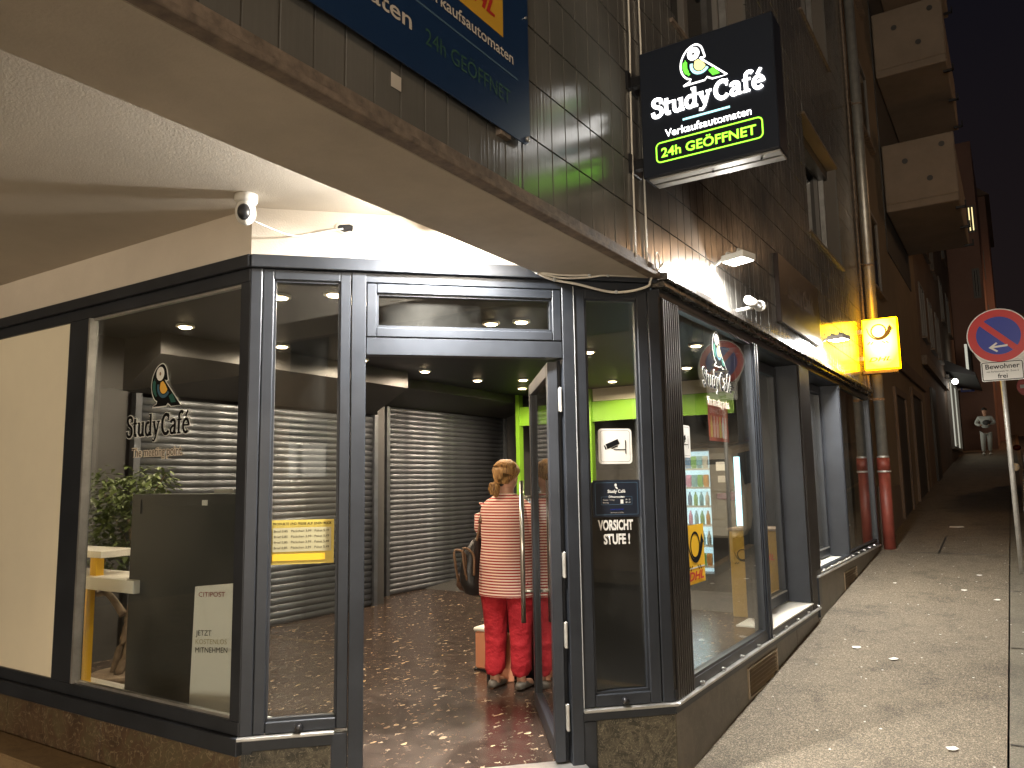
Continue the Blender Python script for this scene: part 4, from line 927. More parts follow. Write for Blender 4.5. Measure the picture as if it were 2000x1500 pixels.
for k in range(4): dpp.text(pp, 'Brief 0,85   Päckchen 3,99   Paket 5,49', -.148, .056-k*.030, .018, 'sign_ink', width=.295, h=.0048)
dpp.text(pp, 'PRODUKTE UND PREISE AUF EINEN BLICK', -.155, .095, .019, 'sign_ink', width=.315, bold=.0005, h=.0048)
part(pp, 'yellow_bar', dpp.fill([(-.155, -.098), (.125, -.098), (.125, -.062), (-.155, -.062)], .0024), 'yellow')
fl = thing('drinks_poster', 'red drinks flyer hanging inside the street window below the lime panel', 'poster', (XC-.3, 6.9, 2.0))
dfl = Draw((-2.12, 6.55, 1.985), (0, 1, 0), (0, 0, 1))
M['flyer'] = mat('flyer_red', (0.55, 0.10, 0.06), 0.6, var=(12, .6)); M['flyer_y'] = mat('flyer_yellow', (0.70, 0.52, 0.12), 0.6); M['flyer_p'] = mat('flyer_pink', (0.80, 0.45, 0.38), 0.6)
part(fl, 'sheet', dfl.fill([(-.26, -.16), (.26, -.16), (.26, .16), (-.26, .16)], 0), 'flyer')
dfl.text(fl, 'ERHÄLTLICH', -.22, .075, .06, 'flyer_p', width=.44, h=.0026, bold=.001)
for k in range(6):
    x0 = -.22+k*.076; part(fl, 'printed_bottle', dfl.fill([(x0, -.13), (x0+.05, -.13), (x0+.05, -.02), (x0+.035, .02), (x0+.035, .05), (x0+.015, .05), (x0+.015, .02), (x0, -.02)], .0024), ('flyer_y', 'flyer_p', 'flyer_p', 'flyer_y', 'sign_white', 'flyer_p')[k])

# ================================================================== SHOP INTERIOR
def shutter(label, x, y0, y1, ztop):
    t = thing('roller_shutter', label, 'roller shutter', (x, (y0+y1)/2, SF), 'roller shutters inside the shop')
    n_ = int((ztop-SF)/.0765); prof = [(.002+.014*math.sin(math.pi*i/10)**.8, .0755*i/10) for i in range(11)]+[(-.006, .0755), (-.006, 0)]
    me = MB().prism([(a, 0, b) for a, b in prof], (0, y1-y0, 0)).mesh('slat')
    for p_ in me.polygons:
        if len(p_.vertices) == 4 and p_.normal.x > .1: p_.use_smooth = True
    for k in range(n_):
        o = bpy.data.objects.new('slat', me); COL.objects.link(o)
        if k == 0 and not me.materials: me.materials.append(M['slat'])
        o.parent = t; o.location = Vector((x, y0, SF+.005+k*.0765))-t.location
    part(t, 'guide_rail', MB().box(x-.03, x+.05, y0-.07, y0-.002, SF, ztop), 'slat'); part(t, 'guide_rail', MB().box(x-.03, x+.05, y1+.002, y1+.07, SF, ztop), 'slat')
    return t
shutter('grey roller shutter nearer the left window', -7.40, 4.54, 7.93, 2.46)
shutter('grey roller shutter at the far end behind the standing woman', -7.85, 8.75, 11.85, 2.66)
struct('shop_wall_pier', MB().box(-7.92, -7.38, 8.01, 8.16, SF, 3.0), 'dark_wall')
struct('shutter_casing', MB().prism([(-7.42, 4.36, 2.47), (-6.80, 4.36, 2.79), (-6.80, 4.36, 2.999), (-7.42, 4.36, 2.999)], (0, 3.62, 0)).prism([(-7.88, 8.20, 2.67), (-7.2, 8.20, 2.86), (-7.2, 8.20, 2.999), (-7.88, 8.20, 2.999)], (0, 3.75, 0)), 'dark_wall')
dlg = thing('downlight', 'round warm downlight in the dark ceiling behind the left window logo', 'ceiling light', (0, 0, 3.0), 'warm downlights in the shop ceiling')
c_ = MB().rings([[(r_*math.cos(R(22.5*j)), r_*math.sin(R(22.5*j)), z) for j in range(16)] for r_, z in ((.085, -.001), (.085, -.02), (.06, -.022))]).mesh('trim_ring'); c_.materials.append(M['sign_white'])
e_ = MB().rings([[(r_*math.cos(R(22.5*j)), r_*math.sin(R(22.5*j)), z) for j in range(16)] for r_, z in ((.058, -.023), (.050, -.030))]).mesh('lens'); e_.materials.append(M['e_warm'])
for me_, nm in ((c_, 'trim_ring'), (e_, 'lens')):
    o = bpy.data.objects.new(nm, me_); COL.objects.link(o); o.parent = dlg
ld = bpy.data.lights.new('downlight_beam', 'SPOT'); ld.energy = 85; ld.color = (1.0, .80, .58); ld.spot_size = R(172); ld.spot_blend = .35; ld.shadow_soft_size = .05
lo = bpy.data.objects.new('downlight_beam', ld); COL.objects.link(lo); lo.parent = dlg; lo.location = (0, 0, -.035)
LS = [(-6.35, 4.31, None), (-6.48, 5.55, 'second warm downlight of the row along the shutters'), (-6.48, 6.76, 'third warm downlight of the row along the shutters'), (-6.49, 7.96, 'fourth warm downlight, seen through the doorway on the left'), (-6.49, 9.16, 'far warm downlight of the row along the shutters'), (-5.95, 9.55, 'far warm downlight nearest the open door top'),
      (-4.77, 4.06, 'warm downlight at the top left of the narrow entrance window'), (-4.37, 4.25, 'warm downlight at the top right of the narrow entrance window'), (-4.03, 5.92, 'left warm light seen through the fanlight'), (-3.76, 6.02, 'right warm light seen through the fanlight'), (-4.05, 7.94, 'warm downlight seen in the glass right of the door'), (-3.6, 9.9, 'added warm downlight before the lime panel'), (-5.0, 10.55, 'added warm downlight between the lime posts'), (-2.9, 8.3, 'added warm downlight behind the deep window reveal'), (-6.5, 10.4, 'farthest warm downlight by the left lime post')]  # downlights by the lime panel and the counter are added to brighten them
for i, (x_, y_, lbx) in enumerate(LS):
    if i == 0: dlg.location = (x_, y_, 3.0)
    else: copy_tree(dlg, (x_, y_, 3.0), label=lbx)

# vending area
vf = thing('lime_portal', 'lime green portal frame round the vending area at the back', 'partition', (-5.3, 11.3, SF))
part(vf, 'header_panel', MB().box(-7.15, -3.40, 11.25, 11.33, 2.46, 2.78), 'lime')
for x_ in (-7.16, -5.79): part(vf, 'post', MB().box(x_, x_+.075, 11.22, 11.34, SF, 2.99), 'lime')
part(vf, 'upper_board', MB().box(-5.7, -3.45, 11.27, 11.31, 2.79, 2.99), 'cream_board')
vm = thing('vending_machine', 'black vending machine with brightly lit shelves of snacks behind the street window', 'vending machine', (-4.2, 11.2, SF))
vx0, vx1, vy = -4.55, -3.16, 10.62
part(vm, 'cabinet', MB().box(vx0, vx1, 10.9, 11.2, SF, 1.98).box(vx0, vx0+.06, vy, 10.9, SF, 1.98).box(-3.60, vx1, vy, 10.9, SF, 1.98).box(vx0+.06, -3.60, vy, 10.9, SF, .22).box(vx0+.06, -3.60, vy, 10.9, 1.90, 1.98), 'black', bevel=.008)
part(vm, 'backlight', MB().box(vx0+.06, -3.60, 10.88, 10.898, .22, 1.90), 'e_back')
part(vm, 'keypad_panel', MB().box(-3.50, -3.38, vy-.012, vy-.001, 1.62, 1.74), 'sign_white'); part(vm, 'coin_slot', MB().box(-3.48, -3.38, vy-.012, vy-.001, 1.46, 1.55), 'alu')
part(vm, 'pickup_flap', MB().box(-4.4, -3.7, vy-.012, vy-.001, 0.0, .16), 'frame_dark')
part(vm, 'door_glass', MB().box(vx0+.06, -3.60, vy+.0, vy+.006, .22, 1.90), 'glass')
tag(link('led_strip', MB().box(-3.235, -3.165, 10.56, 10.612, .85, 1.80).mesh('led_strip'), 'e_strip'), 'cool blue light strip standing beside the vending machine', 'light strip')
lamp('machine_light', vm, 'AREA', (-4.05, 10.66, 1.2), (-4.05, 9, 1.2), 5, (.75, .92, 1.0), .7, sy=1.4)
pk = [mat('pack_%s' % n_, c, .4) for n_, c in (('blue', (.08, .25, .60)), ('white', (.7, .72, .72)), ('green', (.20, .55, .12)), ('pink', (.75, .25, .55)), ('orange', (.8, .35, .05)), ('cyan', (.2, .55, .7)))]
for j, z in enumerate((.32, .60, .88, 1.14, 1.40, 1.66)):
    part(vm, 'shelf', MB().box(vx0+.06, -3.60, vy+.03, 10.87, z-.025, z), 'sign_white')
names = ('lowest', 'second', 'third', 'fourth', 'fifth', 'top')
for j, z in enumerate((.32, .60, .88, 1.14, 1.40, 1.66)):
    kind_ = 'bottle' if j in (1, 2, 3) else 'packet'
    for k in range(10):
        x_ = vx0+.12+k*.084
        if kind_ == 'bottle': mb = MB().rings([[(x_+r_*math.cos(R(45*q)), vy+.08+r_*math.sin(R(45*q)), z+h_) for q in range(8)] for r_, h_ in ((.030, .001), (.032, .10), (.028, .13), (.012, .165), (.012, .19))])
        else: mb = MB().rings([[(x_+sx_*w_, vy+.07+sy_*.02*w2, z+h_) for sx_, sy_ in ((-1, -1), (1, -1), (1, 1), (-1, 1))] for w_, w2, h_ in ((.034, .3, .001), (.037, 1.2, .05), (.035, 1.2, .12), (.037, .2, .17))])
        o = link('drink_bottle' if kind_ == 'bottle' else 'snack_packet', mb.mesh(kind_), pk[(k*2+j*3+k//2) % 6], smooth=(kind_ == 'bottle'))
        tag(o, 'small %s %s on the %s lit shelf of the vending machine' % (('leftmost', 'second', 'third', 'fourth', 'fifth', 'fifth from last', 'fourth from last', 'third from last', 'second from last', 'rightmost')[k], 'drink bottle' if kind_ == 'bottle' else 'snack packet', names[j]), 'bottle' if kind_ == 'bottle' else 'packet', '%ss on the %s vending shelf' % (kind_, names[j]))
M['counter_yellow'] = mat('dull_yellow_board', (0.40, 0.26, 0.04), 0.5)
yc = thing('yellow_counter', 'yellow parcel counter with black horn marks behind the first street window', 'counter', (-2.7, 7.9, SF))
part(yc, 'body', MB().box(-2.95, -2.35, 9.3, 9.8, SF, .90), 'counter_yellow', bevel=.01)
part(yc, 'top', MB().box(-2.97, -2.33, 9.28, 9.82, .902, .925), 'wood')
dyc = Draw((-2.65, 9.297, .62), (1, 0, 0), (0, 0, 1)); horn(dyc, yc, -.15, 0, .6, 'sign_ink'); dyc.text(yc, 'DHL', .02, -.05, .10, 'sign_red', width=.2, shear=.3)

# kiosk in front of the woman
ks = thing('parcel_kiosk', 'black kiosk with lime green side edges in front of the woman', 'kiosk', (-3.45, 5.9, SF))
part(ks, 'cabinet', MB().prism([(-3.86, 5.66, SF), (-3.86, 6.10, SF), (-3.86, 6.10, 1.36), (-3.86, 5.98, 1.36), (-3.86, 5.66, 1.16)], (.62, 0, 0)), 'black', bevel=.006)
part(ks, 'side_edge', MB().prism([(-3.905, 5.63, SF), (-3.905, 6.12, SF), (-3.905, 6.12, 1.40), (-3.905, 5.97, 1.40), (-3.905, 5.63, 1.19)], (.042, 0, 0)), 'lime')
part(ks, 'side_edge', MB().prism([(-3.235, 5.63, SF), (-3.235, 6.12, SF), (-3.235, 6.12, 1.40), (-3.235, 5.97, 1.40), (-3.235, 5.63, 1.19)], (.042, 0, 0)), 'lime')
part(ks, 'screen', MB().prism([(-3.74, 5.70, 1.192), (-3.36, 5.70, 1.192), (-3.36, 5.93, 1.336), (-3.74, 5.93, 1.336)], (0, 0, .004)), 'banner_line')
# white case and pink bag on the floor
cs = thing('salmon_case', 'salmon coloured box case standing left of the kiosk edge', 'case', (-4.05, 5.75, SF))
part(cs, 'case_body', MB().box(-4.10, -3.95, 5.70, 6.02, SF+.012, SF+.325), 'pinkcase', bevel=.015)
part(cs, 'case_lid', MB().box(-4.11, -3.94, 5.69, 6.03, SF+.327, SF+.36), 'white_paper', bevel=.01)
part(cs, 'case_rim', MB().box(-4.105, -3.945, 5.695, 6.025, SF, SF+.012), 'black')
pb = thing('pink_shoulder_case', 'narrow tilted pink case leaning at the foot of the kiosk beside the shoe', 'case', (-3.74, 5.45, SF))
part(pb, 'case_body', MB().prism([(-3.77, 5.42, SF), (-3.69, 5.38, SF), (-3.74, 5.44, SF+.36), (-3.82, 5.47, SF+.37)], (.12, .14, 0)), 'pinkcase', bevel=.008)
part(pb, 'dark_strap', MB().prism([(-3.745, 5.372, SF), (-3.715, 5.358, SF), (-3.765, 5.418, SF+.36), (-3.795, 5.434, SF+.365)], (.005, .008, 0)), 'black')

# ---- woman -------------------------------------------------------
wx, wy = -3.50, 5.33
wo = thing('person', 'woman seen from behind in red striped top and red trousers, blonde hair tied', 'person', (wx, wy, SF))
fwd = Vector((-.10, 1, 0)).normalized(); rt = Vector((fwd.y, -fwd.x, 0))
def WP(r_, f_, z): p = Vector((wx, wy, SF))+rt*r_+fwd*f_; return (p.x, p.y, SF+z)
def W4(r_, f_, z, rad): return (*WP(r_, f_, z), rad)
pts = [W4(0, 0, .92, .13), W4(0, 0, 1.10, .125), W4(0, -.01, 1.30, .13), W4(0, -.015, 1.42, .075), W4(0, .0, 1.50, .052), W4(.0, .02, 1.58, .07),
       W4(-.09, 0, .82, .088), W4(-.10, .0, .48, .06), W4(-.10, -.03, .12, .038), W4(-.10, -.045, .05, .036), W4(-.115, .11, .03, .033),
       W4(.09, .02, .82, .088), W4(.10, .02, .48, .06), W4(.10, .0, .12, .038), W4(.10, -.015, .05, .036), W4(.115, .14, .03, .033),
       W4(-.17, 0, 1.38, .055), W4(-.215, .04, 1.13, .042), W4(-.16, .25, 1.10, .032), W4(-.13, .31, 1.12, .026),
       W4(.17, 0, 1.38, .055), W4(.215, .04, 1.13, .042), W4(.15, .25, 1.16, .032), W4(.12, .31, 1.20, .026)]
ed = [(0, 1), (1, 2), (2, 3), (3, 4), (4, 5), (0, 6), (6, 7), (7, 8), (8, 9), (9, 10), (0, 11), (11, 12), (12, 13), (13, 14), (14, 15), (2, 16), (16, 17), (17, 18), (18, 19), (2, 20), (20, 21), (21, 22), (22, 23)]
skin_fig('body', wo, pts, ed, 'skin')
for s in (-1, 1):   # fingers
    base = Vector(WP(s*.125, .31, 1.13 if s < 0 else 1.21)); mb = MB()
    for k in range(5):
        off = rt*(s*(.018-.012*k)); ln = (.07, .085, .09, .082, .05)[k]
        a = base+off; mb.tube([a, a+fwd*ln*.5+Vector((0, 0, -.004)), a+fwd*ln+Vector((0, 0, -.022))], [.009, .0085, .007], 6)
    part(wo, 'fingers', mb, 'skin', smooth=True)
def ring(cr, cf, z, rx, rf, n=28, wob=0.0, ph=0): return [WP(cr+rx*math.cos(2*math.pi*j/n)*(1+wob*math.sin(5*2*math.pi*j/n+ph)), cf+rf*math.sin(2*math.pi*j/n)*(1+wob*math.sin(4*2*math.pi*j/n+ph)), z) for j in range(n)]
top = [ring(0, 0, .70, .235, .175, wob=.03), ring(0, 0, .76, .237, .175, wob=.03, ph=.4), ring(0, 0, .86, .232, .170, wob=.025, ph=.9), ring(0, -.005, .98, .218, .160, wob=.02, ph=1.3), ring(0, 0, 1.10, .208, .150, wob=.015), ring(0, -.005, 1.22, .212, .148, wob=.01), ring(0, -.01, 1.32, .218, .140), ring(0, -.01, 1.385, .205, .120), ring(0, -.01, 1.425, .165, .098), ring(0, -.005, 1.455, .105, .078), ring(0, 0, 1.475, .070, .065)]
me = MB().rings(top, cap=False).mesh('striped_top')
def uvz(me, base):
    uv = me.uv_layers.new(name='UVMap')
    for lp in me.loops:
        uv.data[lp.index].uv = (0, me.vertices[lp.vertex_index].co.z-base)
uvz(me, 0); ot = link('striped_top', me, 'stripes', wo, smooth=True); sm_ = ot.modifiers.new('subsurf', 'SUBSURF'); sm_.levels = 1; sm_.render_levels = 2
def sleeve(s):
    c = [(.175*s, 0, 1.385, .062), (.205*s, .0, 1.30, .066), (.222*s, .02, 1.20, .064), (.222*s, .06, 1.11, .058), (.19*s, .15, 1.09, .050)]
    mb = MB().tube([WP(a, b, z) for a, b, z, r_ in c], [r_ for *_, r_ in c], 14); me = mb.mesh('sleeve'); uvz(me, 0); link('sleeve', me, 'stripes', wo, smooth=True)
sleeve(-1); sleeve(1)
def leg(s, f0):
    n = 22
    rr = [(.108*s, 0, .80, .116, .135), (.106*s, 0, .66, .104, .118), (.10*s, f0*.3, .50, .088, .096), (.10*s, f0*.6, .34, .079, .084), (.10*s, f0*.8, .22, .076, .080), (.10*s, f0, .155, .078, .082), (.10*s, f0-.01, .125, .060, .064), (.10*s, f0-.015, .11, .054, .058)]
    rings_ = [[WP(cr+rx*math.cos(2*math.pi*j/n)*(1+.05*math.sin(3*j+k*1.9)), cf+ry*math.sin(2*math.pi*j/n)*(1+.05*math.sin(2*j+k*1.3)), z+.006*math.sin(j*1.3+k)) for j in range(n)] for k, (cr, cf, z, rx, ry) in enumerate(rr)]
    return rings_
part(wo, 'trouser_leg', MB().rings(leg(-1, -.03)), 'red_trousers', smooth=True); part(wo, 'trouser_leg', MB().rings(leg(1, .0)), 'red_trousers', smooth=True)
for s, f0 in ((-1, -.045), (1, -.015)):
    part(wo, 'shoe', MB().rings([[WP(.105*s+a*w_, f0+l_, z_+b*h_) for a, b in ((-1, 0), (-.8, .8), (0, 1), (.8, .8), (1, 0), (.8, -.4), (-.8, -.4))] for l_, w_, h_, z_ in ((-.055, .026, .03, .03), (-.02, .034, .04, .032), (.04, .036, .038, .030), (.10, .038, .03, .024), (.15, .034, .024, .020), (.185, .018, .012, .016))]), 'shoe', smooth=True)
hc = Vector(WP(.0, .015, 1.60))
head = part(wo, 'head', MB().ball(hc, (.074, .092, .108), 22, 16), 'skin', smooth=True)
part(head, 'nose', MB().ball(hc+fwd*.094+Vector((0, 0, -.02)), (.012, .016, .020), 8, 6), 'skin', smooth=True)
for s in (-1, 1):
    part(head, 'ear', MB().ball(hc+rt*s*.075+Vector((0, 0, -.01)), (.010, .018, .028), 8, 6), 'skin', smooth=True)
    part(head, 'eye', MB().ball(hc+fwd*.084+rt*s*.03+Vector((0, 0, .008)), .011, 8, 6), 'sign_white', smooth=True)
part(head, 'mouth', MB().ball(hc+fwd*.086+Vector((0, 0, -.05)), (.022, .008, .006), 8, 6), 'sign_red', smooth=True)
# hair: a cap of combed strands gathered into a low bun
hr = []
for k in range(13):
    t = k/12; a = R(-12+125*t); tp = 1-.42*max(0, t-.72)/.28
    hr.append([tuple(hc+rt*(tp*.112*math.sin(a)*math.cos(q)*(1+.018*math.sin(9*q)))+fwd*(-.012+.124*tp*math.sin(a)*math.sin(q) if math.sin(q) < 0 else -.012+.092*math.sin(a)*math.sin(q))+Vector((0, 0, .022+.122*math.cos(a)))) for q in [2*math.pi*j/40 for j in range(40)]])
hcap = part(wo, 'hair', MB().rings(hr), 'hair', smooth=True)
bun = hc-fwd*.115-rt*.052+Vector((0, 0, -.085)); mb = MB().ball(bun, (.040, .038, .052), 14, 10).ball(bun+rt*.012+Vector((0, 0, -.03)), (.026, .024, .040), 12, 8)
for k in range(16):
    a = k*.4; mb.tube([bun+Vector((.043*math.cos(a+s_*.5)*math.cos(s_), .041*math.sin(a+s_*.5), .05*math.sin(s_))) for s_ in (-1.2, -.6, 0, .6, 1.2)], .004, 5)
part(wo, 'hair_bun', mb, 'hair', smooth=True)
part(wo, 'hair_tie', MB().ball(bun+fwd*.04+rt*.035+Vector((0, 0, .035)), (.026, .020, .018), 12, 8), 'black', smooth=True)
mb = MB()
for k in range(60):
    q = math.pi*1.05+(math.pi*.9)*(k/59); r0 = random.uniform(.0, .3)
    pts_ = []
    for t in range(6):
        u = t/5; a = R(20+85*u); p = hc+rt*(.114*math.sin(a)*math.cos(q))+fwd*(-.012+.127*math.sin(a)*math.sin(q))+Vector((0, 0, .024+.123*math.cos(a)))
        pts_.append(p.lerp(bun+fwd*.035+rt*.03, max(0, u-.55)*1.2))
    mb.tube(pts_, .0028, 4, cap=False)
part(wo, 'hair_strands', mb, 'hair', smooth=True, kind='stuff')
# shoulder bag
bgc = Vector(WP(-.305, -.02, .94))
bag = thing('shoulder_bag', 'black shoulder bag with tan straps hanging from the woman’s left shoulder', 'bag', (bgc.x, bgc.y, bgc.z-.2))
n = 20
def bring(z, rx, rf, dx=0): return [tuple(bgc+rt*(dx+rx*math.cos(2*math.pi*j/n)*(1+.05*math.sin(j*2.1+z*20)))+fwd*(rf*math.sin(2*math.pi*j/n))+Vector((0, 0, z))) for j in range(n)]
part(bag, 'bag_body', MB().rings([bring(-.235, .05, .07, .05), bring(-.215, .085, .12, .03), bring(-.12, .105, .15, .005), bring(.0, .10, .145, 0), bring(.12, .075, .12, .02), bring(.20, .045, .08, .045), bring(.22, .03, .05, .05)]), 'black_leather', smooth=True)
part(bag, 'side_pocket', MB().rings([bring(-.20, .04, .05, -.08), bring(-.16, .06, .09, -.085), bring(-.08, .06, .09, -.075), bring(-.03, .03, .06, -.06)]), 'brown', smooth=True)
for s in (0, 1):
    P_ = [bgc+rt*(.06-.01*s)-fwd*(.06-.05*s)+Vector((0, 0, .18)), bgc+rt*.10-fwd*(.05)+Vector((0, 0, .36)), Vector(WP(-.185-.012*s, -.105, 1.30)), Vector(WP(-.165-.015*s, -.02, 1.43)), Vector(WP(-.175, .09, 1.30))]
    part(bag, 'strap', MB().tube(smooth_pts([tuple(p) for p in P_], 5), .009, 6), 'brown' if s else 'tan_leather', smooth=True)
for s, (dx, dz) in enumerate(((-.05, .0), (.03, .02))):
    P_ = [bgc+rt*(dx-.01)-fwd*.14+Vector((0, 0, -.12+dz)), bgc+rt*(dx-.02)-fwd*.165+Vector((0, 0, .02)), bgc+rt*(dx-.03)-fwd*.16+Vector((0, 0, .13+dz)), bgc+rt*(dx+.05)-fwd*.14+Vector((0, 0, .10)), bgc+rt*(dx+.06)-fwd*.15+Vector((0, 0, -.06))]
    part(bag, 'carry_handle', MB().tube(smooth_pts([tuple(p) for p in P_], 5), .010, 6), 'tan_leather', smooth=True)

wo.scale = (1.08, 1.05, 1.03)
# ---- things behind the left window ------------------------------
struct('window_ledge', MB().box(-6.9, -3.62, 2.90, 3.42, SF, .09), 'white')
bb = thing('charcoal_board', 'large charcoal cabinet standing behind the left window', 'cabinet', (-4.7, 3.6, SF))
part(bb, 'cabinet_body', MB().box(-5.42, -4.24, 3.30, 3.52, SF, 1.468), 'board_black', bevel=.006)
part(bb, 'small_label', MB().box(-4.60, -4.545, 3.293, 3.298, 1.39, 1.425), 'sign_white')
part(bb, 'hinge_cap', MB().box(-4.62, -4.42, 3.40, 3.46, 1.470, 1.495), 'alu')
part(bb, 'handle_plate', MB().box(-5.40, -5.30, 3.293, 3.298, 1.33, 1.43), 'dark_wall')
br_ = thing('brochure_stand', 'tall cream brochure column leaning in the right corner of the left window', 'display stand', (-4.2, 3.1, .09))
part(br_, 'front_face', MB().prism([(-4.325, 3.05, .092), (-4.015, 3.20, .092), (-4.035, 3.20, .925), (-4.30, 3.05, .905)], (-.01, .02, 0)), 'white_paper')
part(br_, 'side_face', MB().prism([(-4.010, 3.20, .092), (-3.86, 3.17, .092), (-3.86, 3.17, .95), (-4.030, 3.20, .925)], (0, .02, 0)), 'white_paper')
dbr = Draw((-4.29, 3.062, .5), (.9, .435, 0), (0, 0, 1), thick=.001)
dbr.text(br_, 'CITIPOST', .01, .345, .042, 'tail', h=.006, width=.17)
for tx, z_ in (('JETZT', .115), ('MITNEHMEN', .015)): dbr.text(br_, tx, .0, z_, .045, 'sign_ink', h=.006, width=.10 if tx == 'JETZT' else .205, bold=.0)
dbr.text(br_, 'KOSTENLOS', .0, .065, .042, 'poster_pale', h=.006, width=.2)
part(br_, 'yellow_pocket', MB().box(-3.99, -3.90, 3.175, 3.182, .55, .70), 'yellow')
pl_ = thing('leaflet_pile', 'fanned pile of yellow leaflets on the ledge below the charcoal cabinet', 'leaflets', (-4.7, 3.05, .1))
for k in range(6):
    a = -.55+.12*k; c, s = math.cos(a), math.sin(a); cx_, cy2 = -4.86+k*.085, 3.00+.012*k; z_ = .092+.003*k
    part(pl_, 'leaflet', MB().prism([(cx_+c*u-s*v, cy2+s*u+c*v, z_) for u, v in ((-.14, -.05), (.14, -.05), (.14, .05), (-.14, .05))], (0, 0, .0022)), 'yellow_paper')
tag(link('white_box', MB().box(-5.15, -4.95, 3.02, 3.22, .092, .135).mesh('white_box'), 'white', bevel=.004), 'small white box on the ledge at the foot of the charcoal cabinet', 'box')
sf_ = thing('shelf_unit', 'white shelf unit with yellow uprights beside the plant in the left window', 'shelf', (-6.1, 3.3, SF))
part(sf_, 'shelf_board', MB().box(-7.2, -5.28, 3.25, 3.62, .775, .865), 'white', bevel=.003)
part(sf_, 'shelf_board', MB().box(-7.2, -5.76, 3.28, 3.58, 1.00, 1.05), 'white', bevel=.003)
part(sf_, 'upright', MB().box(-5.98, -5.90, 3.27, 3.33, .092, .773).box(-5.93, -5.85, 3.30, 3.36, .867, .998), 'yellow')
part(sf_, 'upright', MB().box(-7.15, -7.08, 3.27, 3.33, SF, .773), 'yellow')
pt = thing('potted_ficus', 'leafy ficus on a twisted driftwood trunk behind the left window', 'plant', (-6.5, 3.95, SF))
part(pt, 'pot', MB().rings([[(-6.5+r_*math.cos(R(20*j)), 3.95+r_*math.sin(R(20*j)), z) for j in range(18)] for r_, z in ((.20, SF), (.26, SF+.03), (.27, SF+.07), (.23, SF+.075))]), 'wood', smooth=True)
tk = MB()
for q in range(5):
    a0 = q*1.26; pts_ = [(-6.48+(.10-.03*t)*math.cos(a0+t*.55)+.02*t, 3.95+(.09-.02*t)*math.sin(a0+t*.55), SF+.07+.16*t) for t in range(6)]
    tk.tube(smooth_pts(pts_, 3), [.035-.0012*k for k in range(16)], 7)
tk.tube(smooth_pts([(-6.46, 3.9, .45), (-6.62, 3.85, .62), (-6.80, 3.86, .60), (-6.88, 3.9, .66)], 3), [.035-.0025*k for k in range(10)], 7)
tk.tube(smooth_pts([(-6.42, 3.95, .70), (-6.45, 3.95, 1.0), (-6.55, 3.95, 1.3)], 4), [.028-.002*k for k in range(9)], 7)
part(pt, 'trunk', tk, 'wood', smooth=True)
def leaf_at(mb, p, s, a, tl):
    d = Vector((math.cos(a)*math.cos(tl), math.sin(a)*math.cos(tl), math.sin(tl))); sd = d.cross(Vector((0, 0, 1))).normalized()*s*.28; nz_ = Vector((0, 0, -s*.12))
    P_ = [p, p+d*s*.35+sd, p+d*s*.75+sd*.7, p+d*s+nz_, p+d*s*.75-sd*.7, p+d*s*.35-sd]; q = p+d*s*.5+nz_*.5
    i = len(mb.v); mb.v += [tuple(v) for v in P_]+[tuple(q)]
    for k in range(6): mb.f.append((i+k, i+(k+1) % 6, i+6))
mb = MB(); lc = 0
clumps = [(-6.55, 3.9, 1.50, .26), (-6.75, 3.85, 1.35, .22), (-6.30, 3.9, 1.42, .24), (-6.05, 3.9, 1.56, .16), (-6.6, 3.8, 1.12, .26), (-6.35, 3.9, 1.08, .26), (-6.55, 3.85, .92, .20), (-6.15, 3.95, 1.25, .16), (-6.4, 3.95, 1.25, .25), (-6.85, 3.85, 1.5, .22), (-6.95, 3.85, 1.2, .22), (-6.8, 3.85, .95, .2)]
for cx_, cy2, cz, r_ in clumps:
    for k in range(150):
        v = Vector((random.gauss(0, 1), random.gauss(0, 1), random.gauss(0, 1))).normalized()*r_*random.uniform(.35, 1.05)
        p = Vector((cx_, cy2, cz))+v; s = random.uniform(.05, .085); a = math.atan2(v.y, v.x)+random.uniform(-.8, .8)
        leaf_at(mb, p, s, a, random.uniform(-.9, .3))
part(pt, 'foliage', mb, 'leaf', kind='stuff')
tw = MB()
for cx_, cy2, cz, r_ in clumps: tw.tube([(-6.5, 3.95, cz-.35), ((cx_-6.5)/2, (cy2+3.95)/2, cz-.15), (cx_, cy2, cz)], [.009, .006, .004], 5)
part(pt, 'twig', MB().tube([(-6.50, 3.95, 1.2), (-6.2, 3.93, 1.42), (-5.98, 3.92, 1.62)], .006, 5).tube([(-6.50, 3.95, 1.0), (-6.7, 3.9, 1.3), (-6.78, 3.85, 1.5)], .006, 5), 'wood')

# ================================================================== STREET THINGS
pipe = thing('downpipe', 'rain downpipe, zinc above and red cast iron below, at the end of the shop front', 'downpipe', (-1.70, 12.98, gz(13)))
zx, zy = -1.70, 12.98
part(pipe, 'zinc_pipe', MB().tube([(zx, zy, 1.78), (zx, zy, 11.6)], .078, 16), 'zinc', smooth=True)
part(pipe, 'cast_iron_pipe', MB().tube([(zx, zy, gz(zy)-.02), (zx, zy, 1.62)], .084, 16), 'red_pipe', smooth=True)
part(pipe, 'socket', MB().tube([(zx, zy, 1.60), (zx, zy, 1.78)], .094, 16), 'red_pipe', smooth=True)
part(pipe, 'collar_ring', MB().tube([(zx, zy, 1.565), (zx, zy, 1.59)], .10, 16), 'galv'); part(pipe, 'collar_ring', MB().tube([(zx, zy, 1.785), (zx, zy, 1.81)], .088, 16), 'galv')
for z in (2.65, 4.75, 7.4): part(pipe, 'pipe_clip', MB().tube([(zx, zy, z), (zx, zy, z+.03)], .086, 14).tube([(zx, zy-.05, z+.015), (zx-.10, zy-.25, z+.015)], .008, 6), 'edge')
pipe2 = thing('thin_wall_conduit', 'thin dark conduit running down the wall beside the zinc downpipe', 'conduit', (-1.79, 12.75, 2.8))
